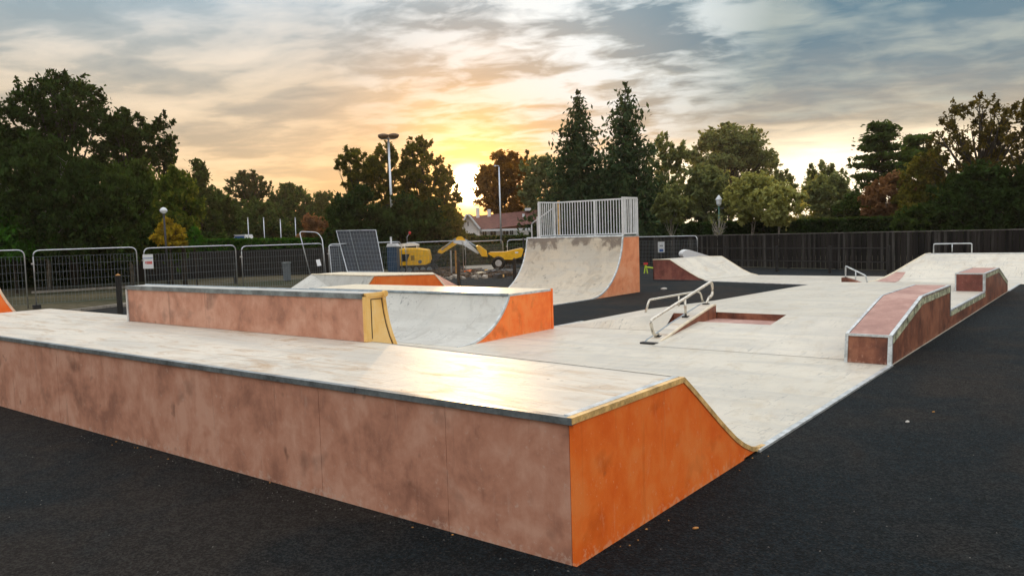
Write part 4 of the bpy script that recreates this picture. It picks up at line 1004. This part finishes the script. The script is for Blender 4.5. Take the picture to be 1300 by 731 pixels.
# ------------------------------------------------------------------ trees
def leaf_mesh(name, C, size, mat, parent, flat=0.0, long=1.7, droop=0.0):
    """one small pointed leaf-spray face per centre"""
    n = len(C)
    a = rng.normal(size=(n, 3)); a[:, 2] *= (1-flat)
    if droop: a[:, 2] -= droop*np.abs(rng.normal(size=n)); a[:, :2] *= (1-droop*.5)
    a /= np.linalg.norm(a, axis=1)[:, None]+1e-9
    b = np.cross(a, rng.normal(size=(n, 3))); b /= np.linalg.norm(b, axis=1)[:, None]+1e-9
    s = (size*rng.uniform(.55, 1.35, n))[:, None]
    V = np.empty((n, 4, 3)); V[:, 0] = C-a*s*long*.5; V[:, 1] = C+b*s*.5; V[:, 2] = C+a*s*long*.5; V[:, 3] = C-b*s*.42
    me = bpy.data.meshes.new(name)
    me.vertices.add(4*n); me.vertices.foreach_set('co', V.ravel())
    me.loops.add(4*n); me.loops.foreach_set('vertex_index', np.arange(4*n, dtype=np.int32))
    me.polygons.add(n); me.polygons.foreach_set('loop_start', np.arange(0, 4*n, 4, dtype=np.int32))
    me.update(); me.validate()
    me.materials.append(mat)
    o = bpy.data.objects.new(name, me); col.objects.link(o); o.parent = parent
    return o
ENV = {
    'round': lambda t: np.sqrt(np.clip(1-(2*t-1)**2, 0, 1)),
    'oval': lambda t: np.clip(np.sin(np.pi*np.clip(t, 0, 1)**.8), 0, 1)**.7,
    'cone': lambda t: np.clip(1-t, 0, 1)**.75*(0.72+.28*np.abs(np.sin(t*34))),
    'dome': lambda t: np.clip(1-t**2.2, 0, 1)**.6,
    'column': lambda t: np.clip(1-t**5, 0, 1)**.5,
    'vase': lambda t: np.clip(.35+.9*t, 0, 1)*np.clip(1-t**5, 0, 1)**.5,
}
def tree(name, label, px, top, hw, dist, mat, env='round', base=None, n=9000, leaf=3.4, clumps=90, spread=.16, trunk=M_bark, tr=.16, limbs=12, cat='tree', group=None, droop=0, lean=0, hollow=.55, flat=0.0, depth=.9, sprig=1.7):
    """px/top/hw: column, top row and half width of the crown as seen; base: row of the crown's lower edge"""
    k = dist/FPX; n = int(n*1.2); leaf *= .78; clumps = int(clumps*2.1); spread *= .66
    z1 = hgt(px, top, dist); z0_ = hgt(px, base, dist) if base else .3
    R_ = hw*k*1.13; Hh = z1-z0_
    root = thing(name, label, cat, far(px, dist), YAW, group)
    f = ENV[env]
    # clump centres inside the crown envelope
    t_ = rng.uniform(0.02, .98, clumps*3); w_ = f(t_); keep = rng.uniform(0, 1, len(t_)) < w_**1.2+.05; t_ = t_[keep][:clumps]
    m = len(t_)
    ang = rng.uniform(0, 2*np.pi, m); rad = f(t_)*R_*(hollow+(1-hollow)*np.sqrt(rng.uniform(0, 1, m)))*rng.uniform(.75, 1.08, m)
    rad *= np.where(rng.uniform(0, 1, m) < .25, .4, 1)
    cc = np.stack([np.cos(ang)*rad+lean*t_*R_, np.sin(ang)*rad*depth, z0_+t_*Hh], 1)
    cr = spread*max(R_, Hh*.35)*rng.uniform(.55, 1.25, m)
    ws = cr**2; ws /= ws.sum(); idx = rng.choice(m, n, p=ws)
    off = rng.normal(size=(n, 3))*np.array([1, 1, .72])*np.where(rng.uniform(0, 1, n) < .16, 1.9, 1.0)[:, None]; C_ = cc[idx]+off*cr[idx][:, None]*.62
    if droop: C_[:, 2] -= np.abs(rng.normal(size=n))*cr[idx]*droop
    if sprig:
        ns = int(clumps*sprig); jj = rng.choice(m, ns); st = cc[jj]; dr = st-np.array([0, 0, z0_+Hh*.35]); dr /= np.linalg.norm(dr, axis=1)[:, None]+1e-6
        dr += rng.normal(size=(ns, 3))*.45+np.array([0, 0, .35 if not droop else -.5]); dr /= np.linalg.norm(dr, axis=1)[:, None]+1e-6
        q = 16; f_ = rng.uniform(.3, 1, (ns, q, 1)); ln_ = (cr[jj]*rng.uniform(1.2, 2.6, ns))[:, None, None]
        pp_ = st[:, None, :]+dr[:, None, :]*f_*ln_+rng.normal(size=(ns, q, 3))*.035*R_**.5
        C_ = np.concatenate([C_, pp_.reshape(-1, 3)])
    C_[:, 2] = np.clip(C_[:, 2], .05, z1+.35)
    leaf_mesh('crown', C_, leaf*k, mat, root, flat, 2.0, .6 if droop else 0)
    tb = MB(); hmid = z0_+Hh*(.9 if env in ('cone',) else .62)
    wob = [(rnd.uniform(-.08, .08)*R_*i/3, rnd.uniform(-.1, .1)*R_*i/3) for i in range(4)]
    pts = [(0, 0, 0), (wob[1][0], wob[1][1], hmid*.35), (wob[2][0], wob[2][1], hmid*.7), (wob[3][0], wob[3][1], hmid)]
    tb.tube(pts, [tr, tr*.8, tr*.55, tr*.15], 8)
    tb.build('trunk', trunk, root, True)
    if limbs:
        lb_ = MB(); order = np.argsort(-cr)[:limbs]
        for j in order:
            e_ = Vector(cc[j]); zs = max(min(e_.z*rnd.uniform(.45, .7), hmid*.95), .3); fr = zs/hmid
            s0 = Vector((wob[3][0]*fr, wob[3][1]*fr, zs)); md_ = s0.lerp(e_, .5)+Vector((0, 0, -.08*R_))
            lb_.tube([s0, md_, e_], [tr*.35, tr*.22, tr*.06], 5)
            for q_ in range(3):
                e2 = e_+Vector(rng.normal(size=3)*cr[j]*.9); lb_.tube([md_.lerp(e_, .4+.2*q_), e2], [tr*.12, tr*.03], 4)
        lb_.build('branches', trunk, root, True)
    return root

T_ = tree
# left mass
T_('birch_tree', 'dark tree cut by the left frame edge', -12, 122, 62, 40, L_dark, 'oval', 318, 11000, 4.2, 120, .15, tr=.2)
T_('birch_tree', 'tallest dark tree of the left group, broad bushy top', 92, 104, 62, 42, L_dark, 'round', 235, 10000, 4.0, 110, .15, tr=.24, limbs=22)
T_('birch_tree', 'dense dark lower tree in front of the left group, pale thin stems', 60, 175, 78, 38, L_dark, 'dome', 318, 17000, 4.2, 130, .15, tr=.12, droop=.8, trunk=M_barkp)
T_('birch_tree', 'dark feathery tree right of the tallest left one', 172, 146, 40, 45, L_dark, 'vase', 262, 4200, 4.0, 80, .14, tr=.18, limbs=18, hollow=.3)
T_('birch_tree', 'slender feathery tree top poking out at the right of the left group', 214, 150, 17, 46, L_dark, 'vase', 245, 1100, 3.6, 40, .2, tr=.1, limbs=10, hollow=.2)
T_('weeping_tree', 'low drooping tree under the feathery tops, green with lit right edge', 165, 205, 62, 40, L_mid, 'dome', 320, 15000, 4.2, 120, .15, droop=1.0, tr=.1, trunk=M_barkp)
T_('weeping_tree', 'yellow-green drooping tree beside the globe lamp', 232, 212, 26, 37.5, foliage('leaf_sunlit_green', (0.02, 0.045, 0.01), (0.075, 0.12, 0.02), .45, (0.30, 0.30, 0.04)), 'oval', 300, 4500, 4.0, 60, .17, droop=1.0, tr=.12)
T_('conifer_tree', 'small dark pointed tree right of the left group', 257, 205, 26, 58, L_mid, 'cone', 306, 5500, 3.6, 70, .17, tr=.14)
T_('broadleaf_tree', 'round dark bushy tree beside the small pointed one', 282, 242, 24, 62, L_mid, 'round', 308, 5000, 3.6, 60, .18)
T_('shrub', 'bright green shrub at the lower left behind the mesh fence', 18, 278, 40, 36, L_lawn, 'dome', 325, 6000, 4.0, 60, .16, cat='shrub', limbs=4, tr=.05)
T_('shrub', 'bright yellow sunlit bush below the globe lamp', 216, 279, 19, 36.5, L_yel, 'dome', 312, 3400, 3.0, 40, .16, cat='shrub', limbs=4, tr=.05)
T_('shrub', 'blue-green shrub right of the yellow bush', 247, 290, 13, 37, L_lawn, 'dome', 312, 1800, 3.0, 30, .16, cat='shrub', limbs=3, tr=.04)
# middle left
T_('broadleaf_tree', 'open airy dark tree standing alone left of the distant round trees', 318, 222, 28, 88, L_dark, 'vase', 275, 1700, 3.2, 55, .14, tr=.2, limbs=16, hollow=.3)
T_('broadleaf_tree', 'broad rounded distant tree behind the four poles', 372, 238, 40, 90, L_mid, 'dome', 306, 9000, 3.2, 80, .16)
T_('broadleaf_tree', 'distant round tree right of the broad one', 416, 247, 28, 92, L_mid, 'dome', 306, 6000, 3.2, 70, .16)
T_('broadleaf_tree', 'low dense tree behind the parked van', 330, 256, 36, 80, L_mid, 'dome', 306, 7000, 3.2, 70, .16)
T_('shrub', 'russet shrub left of the leaning hoop frame', 399, 277, 22, 60, L_red, 'dome', 303, 2400, 3.0, 35, .17, cat='shrub', limbs=5, tr=.06)
# backlit cluster left of the sun
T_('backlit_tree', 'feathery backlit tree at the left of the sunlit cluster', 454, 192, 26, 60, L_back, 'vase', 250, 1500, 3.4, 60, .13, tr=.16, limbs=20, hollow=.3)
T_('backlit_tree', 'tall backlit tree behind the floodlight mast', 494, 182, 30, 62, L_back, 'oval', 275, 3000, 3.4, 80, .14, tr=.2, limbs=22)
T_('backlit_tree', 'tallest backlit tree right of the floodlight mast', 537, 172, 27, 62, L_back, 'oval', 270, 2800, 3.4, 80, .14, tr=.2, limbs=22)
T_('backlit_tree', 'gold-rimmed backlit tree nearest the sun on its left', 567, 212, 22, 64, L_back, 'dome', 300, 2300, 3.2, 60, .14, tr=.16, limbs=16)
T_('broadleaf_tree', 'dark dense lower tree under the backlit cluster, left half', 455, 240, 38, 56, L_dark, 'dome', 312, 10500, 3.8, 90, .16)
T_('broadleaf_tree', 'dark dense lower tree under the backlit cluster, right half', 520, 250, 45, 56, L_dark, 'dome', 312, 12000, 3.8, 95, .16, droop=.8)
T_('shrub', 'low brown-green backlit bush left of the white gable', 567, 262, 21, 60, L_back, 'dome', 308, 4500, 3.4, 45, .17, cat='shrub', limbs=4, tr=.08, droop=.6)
# right of the sun
T_('broadleaf_tree', 'dense round tree glowing orange, just right of the sun', 643, 196, 34, 92, L_glow, 'round', 278, 9000, 3.2, 90, .16, depth=.7)
T_('broadleaf_tree', 'tall rounded tree left of the spruces', 690, 200, 26, 88, L_soft, 'column', 296, 8500, 3.2, 80, .16, depth=.7)
T_('monkey_puzzle_tree', 'tiny spiky conifer tip behind the round trees', 672, 191, 8, 110, L_dark, 'cone', 215, 300, 2.6, 14, .16, limbs=6, tr=.12)
def spruce(label, px, top, hw, dist, mat, base=305, n=15000, lean=0):
    k = dist/FPX; z1 = hgt(px, top, dist); z0_ = hgt(px, base, dist); R_ = hw*k
    root = thing('spruce_tree', label, 'tree', far(px, dist), YAW)
    MB().tube([(0, 0, 0), (0, 0, z1*.5), (lean, 0, z1)], [.26, .16, .02], 8).build('trunk', M_bark, root, True)
    C_ = []; br_ = MB(); whorls = 26
    for i in range(whorls):
        t = i/(whorls-1); z = z0_+(z1-z0_)*(t**.92)
        Rr = R_*((1-t)**.72)*rnd.uniform(.62, 1.2)+.12
        nb = max(4, int(9*(1-t)+4)); a0 = rnd.uniform(0, 6.28)
        for j in range(nb):
            a = a0+6.283*j/nb+rnd.uniform(-.3, .3); L = Rr*rnd.uniform(.65, 1.18)
            tip = Vector((math.cos(a)*L+lean*t, math.sin(a)*L, z-.10*L+.16*L*(t > .5)+rnd.uniform(-.1, .1)))
            s0 = Vector((lean*t, 0, z)); br_.tube([s0, tip], [.05*(1.1-t), .01], 4, False)
            cnt = int(n*(L*L)/1.0)
            C_.append((s0, tip, L))
    tot_ = sum(L**1.5 for _, _, L in C_)
    pts = []
    for s0, tip, L in C_:
        c_ = max(6, int(n*(L**1.5)/tot_)); f_ = rng.uniform(.12, 1.05, c_)[:, None]
        p = np.array(s0)*(1-f_)+np.array(tip)*f_
        p += rng.normal(size=(c_, 3))*np.array([.17, .17, .12])*(L**.6)
        p[:, 2] -= np.abs(rng.normal(size=c_))*.22*L**.6; pts.append(p)
    leaf_mesh('crown', np.concatenate(pts), 3.3*k, mat, root, 0, 2.2, .3)
    br_.build('branches', M_bark, root)
spruce('left of the two tall dark spruces behind the railing', 733, 120, 60, 60, L_blue, 308, 17000, .3)
spruce('right and taller of the two spruces behind the railing', 794, 110, 70, 58, L_blue, 308, 19000, .2)
T_('broadleaf_tree', 'low dark tree filling the foot of the two spruces', 765, 232, 58, 64, L_blue, 'dome', 306, 13000, 3.6, 100, .16)
T_('broadleaf_tree', 'open light-green tree right of the spruces with sky showing through', 850, 170, 36, 68, L_soft, 'oval', 290, 3600, 3.6, 85, .13, tr=.16, limbs=26, hollow=.3)
T_('broadleaf_tree', 'slim young tree with a pale stem before the board fence', 852, 236, 21, 50, L_soft, 'oval', 284, 2600, 3.6, 45, .16, tr=.06, trunk=M_barkp)
T_('broadleaf_tree', 'soft green rounded tree below the pine dome', 897, 214, 32, 60, L_soft, 'round', 296, 9000, 3.6, 80, .16)
T_('pine_tree', 'flat-domed pine rising behind the right-hand group', 927, 163, 50, 90, L_soft, 'dome', 214, 7500, 3.2, 80, .14, tr=.35, limbs=24, flat=.3)
T_('pine_tree', 'lower spreading limbs of a second pine left of the bright gap', 940, 194, 46, 94, L_soft, 'round', 270, 6500, 3.2, 80, .13, tr=.3, limbs=18, flat=.3)
T_('young_tree', 'pale yellow-green young tree, left one of the pair', 955, 222, 31, 52, L_pale, 'round', 281, 5200, 3.6, 60, .16, tr=.07, trunk=M_barkp)
T_('young_tree', 'pale green young tree, right one of the pair', 989, 236, 27, 50, L_pale, 'round', 284, 4200, 3.6, 55, .16, tr=.07, trunk=M_barkp)
T_('broadleaf_tree', 'twiggy grey-green tree top in the bright gap', 990, 216, 20, 72, L_soft, 'vase', 270, 1700, 3.2, 40, .14, limbs=14, tr=.12, hollow=.3)
T_('shrub', 'pale bare shrub with whitish stems before the heritage lamp', 911, 274, 13, 48, L_soft, 'vase', 298, 30, 3.0, 18, .2, cat='shrub', limbs=22, tr=.09, trunk=M_barkp, hollow=.3, sprig=0)
T_('broadleaf_tree', 'green bushy tree right of the bright gap', 1052, 222, 38, 60, L_soft, 'dome', 303, 9500, 3.6, 85, .16)
T_('broadleaf_tree', 'wispy top standing above the green bushy tree', 1046, 210, 28, 66, L_soft, 'vase', 262, 1800, 3.2, 45, .14, limbs=16, hollow=.3)
T_('broadleaf_tree', 'dark green tree left of the russet maple', 1086, 242, 24, 58, L_mid, 'oval', 303, 6000, 3.6, 70, .16)
T_('maple_tree', 'russet maple with a pale trunk behind the board fence', 1133, 222, 33, 54, L_red, 'oval', 282, 6500, 3.4, 75, .15, tr=.10, trunk=M_barkp)
def cedar(label, px, top, hw, dist, mat, base, n=8000, layers=7):
    k = dist/FPX; z1 = hgt(px, top, dist); z0_ = hgt(px, base, dist); R_ = hw*k
    root = thing('cedar_tree', label, 'tree', far(px, dist), YAW); pts = []; br_ = MB()
    for i in range(layers*5):
        t = (i//5)/(layers-1); z = z0_+(z1-z0_)*t+rnd.uniform(-.2, .2); a = rnd.uniform(0, 6.28); L = R_*(1-.7*t**1.5)*rnd.uniform(.45, 1.05)
        tip = Vector((math.cos(a)*L, math.sin(a)*L*.8, z+.05*L)); br_.tube([(0, 0, z-.5), tip], [.11, .02], 5)
        c_ = int(n/(layers*5)); f_ = rng.uniform(.3, 1.05, c_)[:, None]
        p = np.array([0, 0, z-.2])*(1-f_)+np.array(tip)*f_+rng.normal(size=(c_, 3))*np.array([.42, .42, .12]); pts.append(p)
    leaf_mesh('crown', np.concatenate(pts), 3.3*k, mat, root, .5, 2.0)
    MB().tube([(0, 0, 0), (0, 0, z1-.3)], [.3, .05], 8).build('trunk', M_bark, root, True); br_.build('branches', M_bark, root, True)
cedar('flat-layered dark cedar behind the russet maple', 1120, 164, 44, 66, L_mid, 236, 8000)
cedar('second layered cedar top right of the first', 1166, 178, 32, 68, L_mid, 232, 4500, 5)
T_('golden_tree', 'bronze-gold dense tree right of the russet maple', 1182, 192, 42, 52, L_gold, 'dome', 304, 13000, 3.6, 110, .15, tr=.14)
T_('broadleaf_tree', 'green bush with yellow flecks below the gold tree', 1158, 262, 22, 48, L_mid, 'dome', 303, 4500, 3.4, 50, .16, cat='shrub')
T_('bare_tree', 'sparse bronze tree with dark spreading branches at the right', 1242, 126, 60, 50, L_brnz, 'round', 262, 4000, 3.2, 120, .10, tr=.30, limbs=70, hollow=.35)
T_('bare_tree', 'dark leaning branches entering at the right frame edge', 1312, 126, 40, 46, L_brnz, 'vase', 262, 1900, 3.2, 60, .12, tr=.30, limbs=34, hollow=.3)
T_('broadleaf_tree', 'dark ivy-green tree mass under the sparse bronze tree', 1250, 208, 52, 46, L_dark, 'dome', 306, 16000, 3.8, 120, .15)
T_('broadleaf_tree', 'nearly black tree mass at the right frame edge', 1325, 200, 45, 44, L_dark, 'dome', 306, 13000, 3.8, 100, .15)
T_('broadleaf_tree', 'lit green tree between the gold tree and the dark mass', 1205, 222, 34, 50, L_mid, 'dome', 304, 9000, 3.6, 80, .15)

# hedges
t = thing('bar_fence', 'black upright-bar fence behind the mesh panels at the left', 'fence', far(40, 43))
w = MB(); A_, B_ = far(-60, 42), far(430, 47); n_ = 230
for i in range(n_):
    c_ = A_.lerp(B_, i/(n_-1)); w.box(c_.x-.035, c_.x+.035, c_.y-.035, c_.y+.035, 0, 1.55)
w.build('bar', M_post, t, world=True, kind='stuff')
for z_ in (.3, 1.4): MB().tube([A_+Vector((0, 0, z_)), B_+Vector((0, 0, z_))], .04, 5).build('rail', M_post, t, world=True)
def hedge(label, pxa, da, pxb, db, top_a, top_b, mat, width=1.2, n=9000, leaf=.13):
    a = far(pxa, da); b = far(pxb, db); d = b-a; L = d.length
    root = thing('hedge', label, 'hedge', a, math.atan2(d.y, d.x))
    za = hgt(pxa, top_a, da); zb = hgt(pxb, top_b, db)
    x_ = rng.uniform(0, L, n); zt = za+(zb-za)*x_/L; fc = rng.uniform(0, 1, n)
    y_ = np.where(fc < .6, -width/2+np.abs(rng.normal(0, .08, n)), rng.uniform(-width/2, width/2, n))
    z_ = np.where(fc < .6, rng.uniform(0, 1, n)*zt, zt-np.abs(rng.normal(0, .08, n)))
    leaf_mesh('leaves', np.stack([x_, y_, z_], 1), leaf, mat, root)
    MB().add([(0, -width*.36, 0), (L, -width*.36, 0), (L, width*.4, 0), (0, width*.4, 0), (0, -width*.36, za-.15), (L, -width*.36, zb-.15), (L, width*.4, zb-.15), (0, width*.4, za-.15)],
             [(0, 1, 5, 4), (1, 2, 6, 5), (2, 3, 7, 6), (3, 0, 4, 7), (4, 5, 6, 7)]).build('woody_core', M_bark, root)
hedge('clipped hedge below the four thin poles', 205, 52, 425, 60, 305, 303, L_lawn, 1.4, 12000, .16)
hedge('dark hedge at the foot of the left tree group', -60, 40, 215, 46, 316, 309, L_dark, 1.4, 12000, .18)
hedge('clipped hedge in front of the white bungalow', 575, 66, 690, 66, 301, 299, L_mid, 1.4, 9000, .16)
hedge('long dark hedge behind the backlit trees', 395, 64, 600, 68, 300, 298, L_dark, 2.0, 14000, .2)
hedge('dark hedge behind the tall quarter pipe', 680, 62, 900, 58, 288, 285, L_dark, 2.5, 16000, .2)
hedge('dark hedge behind the board fence', 890, 56, 1340, 46, 284, 270, L_dark, 2.5, 22000, .2)
hedge('tall dark shrubbery closing the view at the far left', -90, 52, 290, 62, 262, 280, L_dark, 3.0, 16000, .25)
hedge('dark screen fence of shrubs behind the building site', 380, 50, 700, 54, 316, 310, L_dark, 1.2, 14000, .16)

# small loose things on the ground
def pebble(label, px, py, r, mat, z=.0):
    g = ground(px, py, z)
    o = MB().lathe([(r*.3, 0), (r, r*.25), (r*.85, r*.6), (r*.3, r*.8)], 8, (0, 0, 0)).build('pebble', mat, None, True)
    o.location = g; o.scale = (1.4, .8, 1); o.rotation_euler = (0, 0, rnd.uniform(0, 3)); tag(o, label, 'pebble')
pebble('white stone on the asphalt right of the slab', 1152, 536, .025, M_stone)
pebble('brown stone on the asphalt near the white one', 1185, 523, .014, M_leafy)
pebble('pale stone on the asphalt right of the tall quarter pipe', 843, 368, .10, M_stone)
pebble('orange leaf scrap on the asphalt beside the orange end panel', 883, 671, .018, M_leafy)
w = MB()
for i in range(260):
    y_ = rnd.uniform(1.5, 9); x_ = rnd.uniform(-9, 3); s_ = rnd.uniform(.003, .009)
    if XL < x_ < XR+.05 and YF-.02 < y_: 
        y_ = YF-.03-abs(rnd.gauss(0, .12)); 
    a = rnd.uniform(0, 3)
    w.add([(x_+s_*math.cos(a), y_+s_*math.sin(a), .001), (x_-s_*math.sin(a), y_+s_*math.cos(a), .002), (x_-s_*math.cos(a), y_-s_*math.sin(a), .001), (x_, y_, s_*1.1)], [(0, 1, 3), (1, 2, 3), (2, 0, 3)])
w.build('grit', plain('grey_grit', (0.22, 0.21, 0.20), .9), kind='stuff')
w = MB()
for i in range(20):
    if i % 2: x_, y_ = XR+.02+abs(rnd.gauss(0, .05)), rnd.uniform(YF, 7)
    else: x_, y_ = rnd.uniform(-9, XR), YF-.02-abs(rnd.gauss(0, .06))
    a = rnd.uniform(0, 3); s_ = rnd.uniform(.006, .015)
    w.add([(x_+s_*math.cos(a), y_+s_*math.sin(a), .004), (x_-s_*.5*math.sin(a), y_+s_*.5*math.cos(a), .009), (x_-s_*math.cos(a), y_-s_*math.sin(a), .004), (x_+s_*.5*math.sin(a), y_-s_*.5*math.cos(a), .002)], [(0, 1, 2, 3)])
w.build('leaf_litter', M_leafy, kind='stuff')

# ------------------------------------------------------------------ evening haze
m_, N = new_mat('evening_haze')
vol = N.node('ShaderNodeVolumePrincipled', {'Color': (1.0, 0.93, 0.82), 'Density': 0.00026, 'Anisotropy': 0.68})
N.node('ShaderNodeOutputMaterial', {'Volume': vol.outputs[0]})
hz = MB().box(-240, 240, -200, 260, -1.1, 26).build('haze', m_); hz['kind'] = 'stuff'
